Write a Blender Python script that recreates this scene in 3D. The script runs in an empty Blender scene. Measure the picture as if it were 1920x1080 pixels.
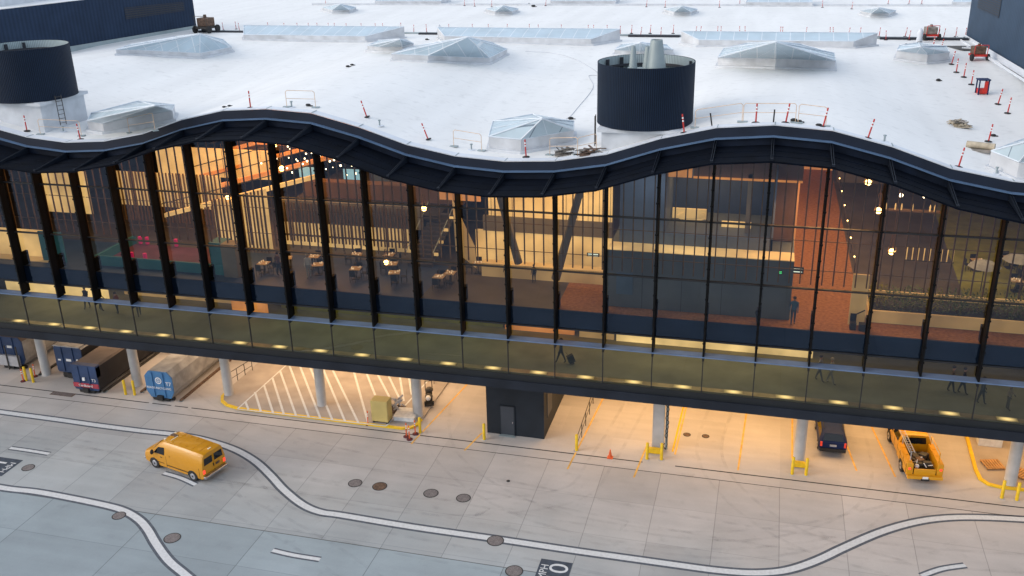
import bpy, bmesh, math, random
from mathutils import Vector, Matrix
random.seed(7)
R = math.radians
sc = bpy.context.scene
C = sc.collection

# ------------------------------------------------------------------ camera
YAW, PITCH, ROLL, FPX, CAMH, CAMY = -0.26901, 0.380597, -0.0244895, 1792.35, 33.8875, -52.9229
fwd = Vector((math.sin(YAW)*math.cos(PITCH), math.cos(YAW)*math.cos(PITCH), -math.sin(PITCH)))
rgt = Vector((math.cos(YAW), -math.sin(YAW), 0)); upv = rgt.cross(fwd)
cr, sr = math.cos(ROLL), math.sin(ROLL)
r2 = cr*rgt + sr*upv; u2 = -sr*rgt + cr*upv
CAM = Vector((0, CAMY, CAMH))
cd = bpy.data.cameras.new('camera'); cam = bpy.data.objects.new('camera', cd); C.objects.link(cam)
m3 = Matrix((r2, u2, -fwd)).transposed()
cam.matrix_world = Matrix.Translation(CAM) @ m3.to_4x4()
cd.sensor_width = 36; cd.lens = FPX/1920*36; cd.clip_end = 2000; cd.clip_start = .5
sc.camera = cam

def ray(px, py):
    return fwd + r2*((px-960)/FPX) - u2*((py-540)/FPX)
def G(px, py, z=0.0):                       # survey: picture point -> place on the level z
    d = ray(px, py); t = (z-CAMH)/d.z
    return Vector((d.x*t, CAMY+d.y*t, z))
def FP(px, py, Y=0.0):                      # survey: picture point -> place on the wall plane Y
    d = ray(px, py); t = (Y-CAMY)/d.y
    return Vector((d.x*t, Y, CAMH+d.z*t))

# ------------------------------------------------------------------ roof wave
MOD = 3.05; B0 = -51.566
def MX(m): return B0 + MOD*m
ZT = {-7:20.0,-6:20.5,-5:21.4,-4:22.2,-3:22.45,-2:22.3,-1:21.5,0:20.7,1:20.05,2:19.8,3:20.0,4:20.6,5:21.62,6:22.3,7:22.5,8:22.33,9:21.58,10:20.6,11:20.02,
      12:19.83,13:19.98,14:20.5,15:21.53,16:22.25,17:22.5,18:22.3,19:21.55,20:20.5,21:19.95,22:19.8,23:20.0,24:20.6,25:21.6,26:22.3,27:22.4,28:22.2,29:21.4,30:20.6}
ZM = 21.4
def zt(X):
    m = (X-B0)/MOD; i = math.floor(m); i = max(-7, min(29, i)); f = min(1, max(0, m-i))
    return ZT[i]*(1-f)+ZT[i+1]*f
def roofz(X, Y):
    w = 1-min(1, max(0, (Y-8)/36.0)); w = w*w*(3-2*w)
    return ZM + (zt(X)-ZM)*w
def RP(px, py, dz=0.0):
    z = ZM
    for _ in range(12):
        q = G(px, py, z+dz); z = roofz(q.x, q.y)
    return Vector((q.x, q.y, z))

# ------------------------------------------------------------------ materials
def newmat(name):
    m = bpy.data.materials.new(name); m.use_nodes = True
    nt = m.node_tree; b = nt.nodes['Principled BSDF']
    return m, nt, b
def N(nt, t, **kw):
    n = nt.nodes.new(t)
    for k, v in kw.items(): setattr(n, k, v)
    return n
def mat(name, col, rough=.6, metal=0, var=.12, scale=3.0, bump=0.0, emit=None, estr=0, spec=.5, detail=6, coat=0):
    m, nt, b = newmat(name)
    tc = N(nt, 'ShaderNodeTexCoord'); no = N(nt, 'ShaderNodeTexNoise'); no.inputs['Scale'].default_value = scale; no.inputs['Detail'].default_value = detail
    nt.links.new(tc.outputs['Object'], no.inputs['Vector'])
    mr = N(nt, 'ShaderNodeMapRange'); mr.inputs['From Min'].default_value = .3; mr.inputs['From Max'].default_value = .7
    mr.inputs['To Min'].default_value = 1-var; mr.inputs['To Max'].default_value = 1+var
    nt.links.new(no.outputs['Fac'], mr.inputs['Value'])
    mx = N(nt, 'ShaderNodeVectorMath', operation='SCALE'); mx.inputs[0].default_value = col[:3]
    nt.links.new(mr.outputs[0], mx.inputs['Scale']); nt.links.new(mx.outputs[0], b.inputs['Base Color'])
    b.inputs['Roughness'].default_value = rough; b.inputs['Metallic'].default_value = metal
    b.inputs['Specular IOR Level'].default_value = spec
    if coat: b.inputs['Coat Weight'].default_value = coat; b.inputs['Coat Roughness'].default_value = .08
    if bump:
        bp = N(nt, 'ShaderNodeBump'); bp.inputs['Strength'].default_value = bump; bp.inputs['Distance'].default_value = .02
        nt.links.new(no.outputs['Fac'], bp.inputs['Height']); nt.links.new(bp.outputs[0], b.inputs['Normal'])
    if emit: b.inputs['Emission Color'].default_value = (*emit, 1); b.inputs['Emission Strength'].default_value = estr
    if emit:                                     # uneven wash of light put into the glow of lit surfaces
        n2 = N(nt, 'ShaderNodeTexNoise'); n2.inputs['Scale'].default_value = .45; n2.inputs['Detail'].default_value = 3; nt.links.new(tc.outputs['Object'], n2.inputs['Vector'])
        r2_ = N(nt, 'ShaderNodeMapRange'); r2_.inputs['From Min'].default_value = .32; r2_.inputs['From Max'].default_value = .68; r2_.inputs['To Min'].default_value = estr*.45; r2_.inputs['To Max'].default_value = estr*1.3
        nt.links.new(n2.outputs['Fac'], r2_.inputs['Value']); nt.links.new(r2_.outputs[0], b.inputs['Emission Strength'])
    return m

def ribbed(name, col, axis, period, depth=.5, rough=.45, circ=False, dark=.55):
    """metal cladding with vertical ribs: rib bump and darker grooves along an object-space axis"""
    m, nt, b = newmat(name)
    tc = N(nt, 'ShaderNodeTexCoord'); sp = N(nt, 'ShaderNodeSeparateXYZ'); nt.links.new(tc.outputs['Object'], sp.inputs[0])
    if circ:
        at = N(nt, 'ShaderNodeMath', operation='ARCTAN2'); nt.links.new(sp.outputs['Y'], at.inputs[0]); nt.links.new(sp.outputs['X'], at.inputs[1]); src = at.outputs[0]
    else: src = sp.outputs[axis]
    d = N(nt, 'ShaderNodeMath', operation='DIVIDE'); nt.links.new(src, d.inputs[0]); d.inputs[1].default_value = period
    fr = N(nt, 'ShaderNodeMath', operation='FRACT'); nt.links.new(d.outputs[0], fr.inputs[0])
    pp = N(nt, 'ShaderNodeMath', operation='PINGPONG'); nt.links.new(fr.outputs[0], pp.inputs[0]); pp.inputs[1].default_value = .5
    mr = N(nt, 'ShaderNodeMapRange'); mr.inputs['From Max'].default_value = .5; mr.inputs['To Min'].default_value = dark; mr.inputs['To Max'].default_value = 1.25
    nt.links.new(pp.outputs[0], mr.inputs['Value'])
    no = N(nt, 'ShaderNodeTexNoise'); no.inputs['Scale'].default_value = .7; nt.links.new(tc.outputs['Object'], no.inputs['Vector'])
    m2 = N(nt, 'ShaderNodeMath', operation='MULTIPLY_ADD'); nt.links.new(no.outputs['Fac'], m2.inputs[0]); m2.inputs[1].default_value = .5; m2.inputs[2].default_value = .75
    m1 = N(nt, 'ShaderNodeMath', operation='MULTIPLY'); nt.links.new(mr.outputs[0], m1.inputs[0]); nt.links.new(m2.outputs[0], m1.inputs[1])
    sc_ = N(nt, 'ShaderNodeVectorMath', operation='SCALE'); sc_.inputs[0].default_value = col; nt.links.new(m1.outputs[0], sc_.inputs['Scale'])
    nt.links.new(sc_.outputs[0], b.inputs['Base Color']); b.inputs['Roughness'].default_value = rough+.15; b.inputs['Specular IOR Level'].default_value = .15
    bp = N(nt, 'ShaderNodeBump'); bp.inputs['Strength'].default_value = depth; bp.inputs['Distance'].default_value = .05
    nt.links.new(pp.outputs[0], bp.inputs['Height']); nt.links.new(bp.outputs[0], b.inputs['Normal'])
    return m

def concrete_mat():
    """slabs: joint grid, per-slab tone, stains, bluer old slabs beyond the second heavy joint"""
    m, nt, b = newmat('apron_concrete'); L = nt.links.new
    tc = N(nt, 'ShaderNodeTexCoord'); sp = N(nt, 'ShaderNodeSeparateXYZ'); L(tc.outputs['Object'], sp.inputs[0])
    def M(op, a, bb=None, c=None):
        n = N(nt, 'ShaderNodeMath', operation=op)
        for i, v in enumerate((a, bb, c)):
            if v is None: continue
            if isinstance(v, (int, float)): n.inputs[i].default_value = v
            else: L(v, n.inputs[i])
        return n.outputs[0]
    X, Y = sp.outputs['X'], sp.outputs['Y']
    wob = N(nt, 'ShaderNodeTexNoise'); wob.inputs['Scale'].default_value = .6; L(tc.outputs['Object'], wob.inputs['Vector'])
    w = M('MULTIPLY_ADD', wob.outputs['Fac'], .05, -.025)
    zone = M('LESS_THAN', Y, -11.45)                       # 1 in the far old slabs
    inner = M('GREATER_THAN', Y, -.10)
    px = M('MULTIPLY_ADD', zone, 3.66, 3.66)
    u = M('DIVIDE', M('ADD', M('SUBTRACT', X, -34.26), w), px)
    v = M('DIVIDE', M('ADD', M('ADD', Y, .10), w), px)
    def edge(s, half):
        f = M('FRACT', s); d = M('PINGPONG', f, .5); return M('LESS_THAN', M('MULTIPLY', d, px), half)
    ju = M('MULTIPLY', edge(u, .022), M('SUBTRACT', 1, inner)); 
    jv = edge(v, .016)
    jv = M('MULTIPLY', jv, M('LESS_THAN', Y, .3))
    j2 = M('LESS_THAN', M('ABSOLUTE', M('ADD', Y, 11.45)), .035)
    joint = M('MAXIMUM', M('MULTIPLY', M('MAXIMUM', ju, M('MULTIPLY', jv, .7)), M('MULTIPLY_ADD', zone, .25, .55)), j2)
    cb = N(nt, 'ShaderNodeCombineXYZ'); L(M('FLOOR', u), cb.inputs[0]); L(M('FLOOR', v), cb.inputs[1])
    wn = N(nt, 'ShaderNodeTexWhiteNoise', noise_dimensions='3D'); L(cb.outputs[0], wn.inputs['Vector'])
    slab = M('MULTIPLY_ADD', wn.outputs['Value'], .16, .92)
    n1 = N(nt, 'ShaderNodeTexNoise'); n1.inputs['Scale'].default_value = .22; n1.inputs['Detail'].default_value = 8; n1.inputs['Roughness'].default_value = .6; L(tc.outputs['Object'], n1.inputs['Vector'])
    mp = N(nt, 'ShaderNodeMapping'); mp.inputs['Scale'].default_value = (.25, 1.6, 1); L(tc.outputs['Object'], mp.inputs[0])
    n2 = N(nt, 'ShaderNodeTexNoise'); n2.inputs['Scale'].default_value = .9; n2.inputs['Detail'].default_value = 6; L(mp.outputs[0], n2.inputs['Vector'])
    n3 = N(nt, 'ShaderNodeTexNoise'); n3.inputs['Scale'].default_value = 9; n3.inputs['Detail'].default_value = 4; L(tc.outputs['Object'], n3.inputs['Vector'])
    tone = M('ADD', M('ADD', M('MULTIPLY_ADD', n1.outputs['Fac'], .5, .75), M('MULTIPLY_ADD', n2.outputs['Fac'], .24, -.12)), M('MULTIPLY_ADD', n3.outputs['Fac'], .1, -.05))
    # sparse dark spots and drips
    n4 = N(nt, 'ShaderNodeTexNoise'); n4.inputs['Scale'].default_value = .8; n4.inputs['Detail'].default_value = 10; n4.inputs['Roughness'].default_value = .7; L(tc.outputs['Object'], n4.inputs['Vector'])
    st = N(nt, 'ShaderNodeMapRange'); st.inputs['From Min'].default_value = .58; st.inputs['From Max'].default_value = .70; st.inputs['To Min'].default_value = 1; st.inputs['To Max'].default_value = .88; L(n4.outputs['Fac'], st.inputs['Value'])
    tone = M('MULTIPLY', M('MULTIPLY', tone, slab), st.outputs[0])
    tone = M('MULTIPLY', tone, M('SUBTRACT', 1, M('MULTIPLY', joint, .62)))
    # tint turning bluish smoothly toward the camera, broken by noise
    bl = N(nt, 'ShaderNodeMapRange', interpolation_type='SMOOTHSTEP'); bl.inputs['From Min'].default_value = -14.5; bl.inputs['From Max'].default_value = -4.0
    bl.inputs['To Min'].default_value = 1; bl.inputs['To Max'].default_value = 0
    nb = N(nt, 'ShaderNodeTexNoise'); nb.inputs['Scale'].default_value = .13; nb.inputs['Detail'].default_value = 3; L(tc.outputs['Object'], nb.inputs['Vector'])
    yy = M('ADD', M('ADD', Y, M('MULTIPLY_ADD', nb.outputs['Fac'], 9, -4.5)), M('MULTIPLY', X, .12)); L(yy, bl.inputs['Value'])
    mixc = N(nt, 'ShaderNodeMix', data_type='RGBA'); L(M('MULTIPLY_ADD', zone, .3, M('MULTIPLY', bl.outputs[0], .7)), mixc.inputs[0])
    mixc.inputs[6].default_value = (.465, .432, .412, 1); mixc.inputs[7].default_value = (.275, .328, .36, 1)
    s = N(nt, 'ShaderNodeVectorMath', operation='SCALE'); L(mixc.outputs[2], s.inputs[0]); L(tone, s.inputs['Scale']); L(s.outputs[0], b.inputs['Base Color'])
    b.inputs['Roughness'].default_value = .78
    bp = N(nt, 'ShaderNodeBump'); bp.inputs['Strength'].default_value = .15; bp.inputs['Distance'].default_value = .01; L(n3.outputs['Fac'], bp.inputs['Height']); L(bp.outputs[0], b.inputs['Normal'])
    return m

def roof_mat():
    m, nt, b = newmat('white_membrane'); L = nt.links.new
    tc = N(nt, 'ShaderNodeTexCoord'); sp = N(nt, 'ShaderNodeSeparateXYZ'); L(tc.outputs['Object'], sp.inputs[0])
    n1 = N(nt, 'ShaderNodeTexNoise'); n1.inputs['Scale'].default_value = .12; n1.inputs['Detail'].default_value = 7; L(tc.outputs['Object'], n1.inputs['Vector'])
    mp = N(nt, 'ShaderNodeMapping'); mp.inputs['Scale'].default_value = (1.2, .12, 1); L(tc.outputs['Object'], mp.inputs[0])
    n2 = N(nt, 'ShaderNodeTexNoise'); n2.inputs['Scale'].default_value = .5; n2.inputs['Detail'].default_value = 8; L(mp.outputs[0], n2.inputs['Vector'])
    n3 = N(nt, 'ShaderNodeTexNoise'); n3.inputs['Scale'].default_value = 1.6; n3.inputs['Detail'].default_value = 8; L(tc.outputs['Object'], n3.inputs['Vector'])
    def M(op, a, bb=None, c=None):
        n = N(nt, 'ShaderNodeMath', operation=op)
        for i, v in enumerate((a, bb, c)):
            if v is None: continue
            if isinstance(v, (int, float)): n.inputs[i].default_value = v
            else: L(v, n.inputs[i])
        return n.outputs[0]
    seam = M('LESS_THAN', M('PINGPONG', M('FRACT', M('DIVIDE', sp.outputs['Y'], 3.05)), .5), .006)
    t = M('ADD', M('MULTIPLY_ADD', n1.outputs['Fac'], .14, .86), M('MULTIPLY_ADD', n2.outputs['Fac'], .22, -.09))
    st = N(nt, 'ShaderNodeMapRange'); st.inputs['From Min'].default_value = .56; st.inputs['From Max'].default_value = .75; st.inputs['To Min'].default_value = 1; st.inputs['To Max'].default_value = .87; L(n3.outputs['Fac'], st.inputs['Value'])
    t = M('MULTIPLY', M('MULTIPLY', t, st.outputs[0]), M('SUBTRACT', 1, M('MULTIPLY', seam, .13)))
    s = N(nt, 'ShaderNodeVectorMath', operation='SCALE'); s.inputs[0].default_value = (.80, .805, .80); L(t, s.inputs['Scale']); L(s.outputs[0], b.inputs['Base Color'])
    b.inputs['Roughness'].default_value = .55
    return m

def glass_mat(name, tint, refl=.06, rough=.0, gcol=(.8, .85, 1)):
    m = bpy.data.materials.new(name); m.use_nodes = True; nt = m.node_tree; nt.nodes.clear(); L = nt.links.new
    out = N(nt, 'ShaderNodeOutputMaterial'); tr = N(nt, 'ShaderNodeBsdfTransparent'); tr.inputs[0].default_value = (*tint, 1)
    gl = N(nt, 'ShaderNodeBsdfGlossy'); gl.inputs['Color'].default_value = (*gcol, 1); gl.inputs['Roughness'].default_value = rough
    tc = N(nt, 'ShaderNodeTexCoord'); no = N(nt, 'ShaderNodeTexNoise'); no.inputs['Scale'].default_value = .5; L(tc.outputs['Object'], no.inputs['Vector'])
    bp = N(nt, 'ShaderNodeBump'); bp.inputs['Strength'].default_value = .02; bp.inputs['Distance'].default_value = .2; L(no.outputs['Fac'], bp.inputs['Height']); L(bp.outputs[0], gl.inputs['Normal'])
    fr = N(nt, 'ShaderNodeLayerWeight'); fr.inputs['Blend'].default_value = .5
    pw = N(nt, 'ShaderNodeMath', operation='POWER'); pw.inputs[1].default_value = 4.5; L(fr.outputs['Facing'], pw.inputs[0])
    ad = N(nt, 'ShaderNodeMath', operation='ADD'); ad.inputs[1].default_value = refl+.03; L(pw.outputs[0], ad.inputs[0])
    mx = N(nt, 'ShaderNodeMixShader'); L(ad.outputs[0], mx.inputs[0]); L(tr.outputs[0], mx.inputs[1]); L(gl.outputs[0], mx.inputs[2]); L(mx.outputs[0], out.inputs[0])
    return m

def emis(name, col, s):
    m, nt, b = newmat(name); b.inputs['Base Color'].default_value = (*col, 1); b.inputs['Emission Color'].default_value = (*col, 1); b.inputs['Emission Strength'].default_value = s
    return m

def stripes_mat(name, col, dark, axis, period, duty, rough=.4, emit=0):
    """panes and thin glazing bars across one axis"""
    m, nt, b = newmat(name); L = nt.links.new
    tc = N(nt, 'ShaderNodeTexCoord'); sp = N(nt, 'ShaderNodeSeparateXYZ'); L(tc.outputs['Object'], sp.inputs[0])
    def line(ax, per, du):
        d = N(nt, 'ShaderNodeMath', operation='DIVIDE'); L(sp.outputs[ax], d.inputs[0]); d.inputs[1].default_value = per
        f = N(nt, 'ShaderNodeMath', operation='FRACT'); L(d.outputs[0], f.inputs[0]); g = N(nt, 'ShaderNodeMath', operation='LESS_THAN'); L(f.outputs[0], g.inputs[0]); g.inputs[1].default_value = du
        return g.outputs[0]
    a1 = line(axis, period, duty)
    mx = N(nt, 'ShaderNodeMix', data_type='RGBA'); L(a1, mx.inputs[0]); mx.inputs[6].default_value = (*col, 1); mx.inputs[7].default_value = (*dark, 1)
    no = N(nt, 'ShaderNodeTexNoise'); no.inputs['Scale'].default_value = .5; no.inputs['Detail'].default_value = 4; L(tc.outputs['Object'], no.inputs['Vector'])
    ma = N(nt, 'ShaderNodeMath', operation='MULTIPLY_ADD'); L(no.outputs['Fac'], ma.inputs[0]); ma.inputs[1].default_value = .5; ma.inputs[2].default_value = .75
    s = N(nt, 'ShaderNodeVectorMath', operation='SCALE'); L(mx.outputs[2], s.inputs[0]); L(ma.outputs[0], s.inputs['Scale'])
    L(s.outputs[0], b.inputs['Base Color']); b.inputs['Roughness'].default_value = rough
    if emit: L(s.outputs[0], b.inputs['Emission Color']); b.inputs['Emission Strength'].default_value = emit
    return m

M = {}
M['concrete'] = concrete_mat(); M['roof'] = roof_mat()
M['coping'] = mat('coping_metal', (.62, .66, .72), .45, 0, .06, .8)
M['fascia'] = mat('navy_fascia', (.009, .015, .030), .6, 0, .25, .6, spec=.25)
M['ledge'] = mat('ledge_blue', (.10, .17, .29), .4, .2, .15, .7)
M['panel'] = mat('recess_panel', (.006, .011, .024), .65, 0, .4, 1.0, spec=.2)
M['canopy'] = mat('canopy_dark', (.0016, .0034, .0080), .8, 0, .35, 1.2, spec=.08)
M['bracket'] = mat('bracket_dark', (.005, .009, .018), .6, 0, .2, 3, spec=.3)
M['fin'] = mat('fin_black', (.003, .003, .0035), .6, 0, .3, 2, spec=.15)
M['transom'] = mat('transom_black', (.012, .012, .014), .5, 0, .2, 2)
M['rod'] = mat('bronze_rod', (.16, .095, .045), .5, .2, .3, 3)
M['glass'] = glass_mat('tinted_glass', (.62, .57, .48), .034, gcol=(.62,.74,1.0))
M['glass_low'] = glass_mat('lower_glass', (.54, .55, .50), .03, gcol=(.7,.78,.85))
M['spandrel'] = mat('navy_spandrel', (.005, .019, .062), .5, 0, .3, .35, spec=.15)
M['sill'] = mat('sill_blue', (.11, .17, .29), .5, .1, .15, 1)
M['beam'] = mat('beam_navy', (.012, .016, .025), .65, 0, .3, .5, spec=.25)
M['beam_dark'] = mat('beam_shaded', (.004, .006, .009), .6, 0, .3, .5)  # upper beam: shade of its recess put into a darker colour
M['column'] = mat('column_grey', (.44, .43, .42), .7, 0, .1, 1.5, bump=.2)
M['soffit'] = mat('soffit', (.12, .11, .10), .8, 0, .2, .5)
M['yellow'] = mat('safety_yellow', (.72, .47, .012), .5, 0, .12, 3)
M['vanyellow'] = mat('van_yellow', (.56, .25, .006), .32, 0, .05, 1, coat=.35)
M['truckyellow'] = mat('truck_yellow', (.62, .29, .008), .34, 0, .06, 1, coat=.3)
M['white'] = mat('white_paint', (.62, .63, .63), .7, 0, .12, 4)
M['linewhite'] = mat('line_white', (.60, .62, .64), .7, 0, .10, 6)
M['linedark'] = mat('line_border', (.085, .10, .125), .8, 0, .25, 5)
M['faded'] = mat('faded_yellow', (.72, .42, .10), .8, 0, .25, 2)
M['joint'] = mat('drain_black', (.03, .03, .032), .8, 0, .3, 3)
M['manhole'] = mat('manhole_iron', (.20, .18, .18), .75, .2, .35, 12, bump=.4)
M['rust'] = mat('rusty_iron', (.13, .08, .055), .8, 0, .5, 6, bump=.4)
M['black'] = mat('black_rubber', (.015, .015, .016), .7, 0, .2, 6)
M['dkglass'] = mat('car_glass', (.008, .010, .013), .06, 0, .1, 1)
M['chrome'] = mat('chrome', (.55, .55, .58), .2, .9, .08, 4)
M['rim'] = mat('wheel_rim', (.45, .46, .5), .35, .7, .1, 6)
M['red'] = mat('red_plastic', (.55, .03, .02), .45, 0, .1, 4)
M['tail'] = mat('tail_lamp', (.6, .03, .015), .3, 0, .1, 4, emit=(1, .08, .03), estr=.6)
M['tail_on'] = emis('tail_lamp_lit', (.9, .06, .03), 1.2)
M['orange'] = mat('orange_plastic', (.70, .11, .025), .5, 0, .1, 5)
M['maroon'] = mat('maroon_rubber', (.10, .02, .025), .7, 0, .3, 6)
M['reflect'] = mat('reflective_white', (.75, .75, .75), .4, 0, .05, 5)
M['navy'] = mat('suv_navy', (.006, .018, .075), .55, 0, .08, 1, spec=.25)
M['bin_blue'] = mat('container_blue', (.05, .16, .33), .5, 0, .2, 1.5)
M['bin_navy'] = mat('container_navy', (.020, .045, .115), .5, 0, .25, 1.2)
M['bin_grey'] = mat('container_grey', (.34, .34, .34), .6, .2, .3, 1.2, bump=.2)
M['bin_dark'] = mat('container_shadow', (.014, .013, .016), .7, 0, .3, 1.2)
M['cardboard'] = mat('cardboard_top', (.13, .10, .085), .8, 0, .2, 1)
M['bandred'] = mat('band_red', (.35, .04, .06), .6, 0, .15, 2)
M['charcoal'] = mat('charcoal_cladding', (.013, .018, .026), .6, 0, .2, .8, spec=.3)
M['door'] = mat('door_grey', (.035, .042, .055), .5, 0, .1, 1)
M['tank'] = ribbed('tank_cladding', (.009, .019, .040), 'X', math.pi*2/150, .8, .45, circ=True, dark=.3)
M['tankin'] = ribbed('tank_liner', (.36, .44, .47), 'X', math.pi*2/150, .6, .5, circ=True, dark=.6)
M['galv'] = mat('galvanised', (.30, .36, .38), .5, .3, .1, 1)
M['curb'] = mat('white_curb', (.55, .58, .62), .6, 0, .12, 1.2)
M['curbdirty'] = mat('dull_curb', (.50, .52, .56), .65, 0, .25, 1.0)
M['skyglass'] = stripes_mat('skylight_glass', (.42, .53, .61), (.62, .68, .73), 'X', 1.25, .05, .25)
M['skyglass2'] = stripes_mat('skylight_glass_near', (.42, .52, .58), (.16, .21, .26), 'Y', 1.3, .04, .3)
M['skyside'] = mat('skylight_side', (.54, .56, .59), .5, 0, .2, .8)
M['skybar'] = mat('skylight_bar', (.62, .68, .74), .5, 0, .1, 2)
M['pent'] = ribbed('penthouse_cladding', (.016, .030, .060), 'Y', .45, .2, .5, dark=.9)
M['pent2'] = ribbed('penthouse_cladding_light', (.030, .055, .095), 'Y', .45, .2, .45, dark=.9)
M['louvre'] = mat('louvre_dark', (.015, .018, .028), .6, 0, .2, 2)
M['wood'] = mat('timber', (.40, .22, .09), .7, 0, .25, 3)
M['debris'] = mat('scrap', (.22, .20, .18), .8, 0, .5, 3)
M['scrapwood'] = mat('scrap_wood', (.42, .36, .27), .8, 0, .3, 3)
M['railyellow'] = mat('pale_rail', (.66, .48, .33), .6, 0, .2, 3)
M['railgrey'] = mat('dark_rail', (.06, .055, .05), .6, .2, .2, 3)
M['slate'] = mat('slate_sign_paint', (.045, .06, .085), .75, 0, .3, 4)
M['kiosk'] = mat('beige_cabinet', (.50, .39, .14), .6, 0, .1, 1)
# interior
M['in_floor'] = mat('dark_terrazzo', (.075, .066, .066), .55, 0, .25, .6)
M['in_orange'] = mat('orange_carpet', (.30, .135, .052), .9, 0, .3, 5)
M['in_low'] = mat('olive_carpet', (.18, .18, .145), .85, 0, .2, .5)
M['in_green'] = mat('green_carpet', (.20, .21, .04), .9, 0, .25, 1)
M['in_dark'] = mat('dark_wall', (.045, .04, .04), .8, 0, .2, .6)
M['in_box'] = mat('slate_wall', (.12, .155, .20), .6, 0, .12, .5)
M['in_boxtop'] = mat('slate_blue_wall', (.13, .18, .28), .6, 0, .12, .5)
M['in_brown'] = mat('brown_wall', (.20, .12, .085), .7, 0, .2, .6)
M['cream'] = mat('cream_lit_wall', (.62, .47, .24), .7, 0, .06, .4, emit=(1, .68, .28), estr=.78)  # lit walls: lamp light put into their emission, with bright and dim copies
M['creambright'] = mat('cream_lit_wall_bright', (.65, .52, .25), .7, 0, .06, .4, emit=(1, .76, .36), estr=.95)
M['cream2'] = mat('cream_lit_wall_dim', (.62, .47, .24), .7, 0, .06, .4, emit=(1, .66, .28), estr=.26)
M['amber'] = mat('amber_lit_wall', (.62, .26, .07), .7, 0, .15, .8, emit=(1, .42, .12), estr=.6)  # amber light on the wall put into its own glow
M['orangewall'] = mat('orange_lit_wall', (.6, .22, .07), .7, 0, .12, .8, emit=(1, .47, .16), estr=.62)  # orange light on the wall put into its own glow
M['greywall'] = mat('grey_wall', (.22, .20, .17), .7, 0, .12, .8)
M['slatwood'] = mat('slat_timber', (.17, .10, .05), .6, 0, .2, 3)
M['teal'] = mat('teal_paint_glow', (.02, .13, .17), .6, 0, .15, .6, emit=(.03, .3, .4), estr=.06)  # faint glow put into the teal surface, not a lamp
M['purple'] = mat('purple_mat_glow', (.09, .035, .07), .7, 0, .3, .7, emit=(.35, .02, .14), estr=.05)  # faint pink glow put into the floor colour, not a lamp
M['magenta'] = emis('magenta_lamp', (.6, .02, .16), .35)
M['tabletop'] = mat('table_top', (.42, .30, .17), .4, 0, .15, 3)
M['chairblack'] = mat('chair_black', (.02, .02, .022), .6, 0, .2, 4)
M['lampglow'] = emis('warm_bulb', (1, .62, .22), 18)
M['lampwhite'] = emis('white_bulb', (1, .85, .62), 9)
M['strip'] = mat('metal_trough', (.34, .28, .20), .35, .6, .3, 1)
M['screen'] = emis('screen_blue', (.25, .55, .8), .9)
M['leaf'] = mat('leaf', (.10, .15, .06), .6, 0, .5, 2)
M['signwhite'] = emis('sign_white', (.75, .95, .9), 1.4)
M['signgreen'] = emis('sign_green', (.1, .9, .3), 1.0)
M['skin'] = mat('skin', (.42, .24, .16), .6, 0, .05, 5)
M['hair'] = mat('hair', (.03, .02, .015), .7, 0, .2, 9)
M['palegrey'] = mat('pale_grey', (.38, .38, .40), .6, 0, .1, 2)

def glow_mat():
    m, nt, b = newmat('uplight_glow'); L = nt.links.new
    tc = N(nt,'ShaderNodeTexCoord'); ma = N(nt,'ShaderNodeMapping'); ma.inputs['Scale'].default_value = (1.9,3.6,0); L(tc.outputs['Object'],ma.inputs[0])
    g = N(nt,'ShaderNodeTexGradient',gradient_type='SPHERICAL'); L(ma.outputs[0],g.inputs[0])  # lamp glow over the trough painted as a round falloff
    k = N(nt,'ShaderNodeMath',operation='MULTIPLY_ADD'); k.inputs[1].default_value = 2.4; k.inputs[2].default_value = .12; L(g.outputs[1],k.inputs[0])
    b.inputs['Base Color'].default_value = (.5,.4,.2,1); b.inputs['Emission Color'].default_value = (1,.68,.27,1); L(k.outputs[0],b.inputs['Emission Strength']); return m

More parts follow.
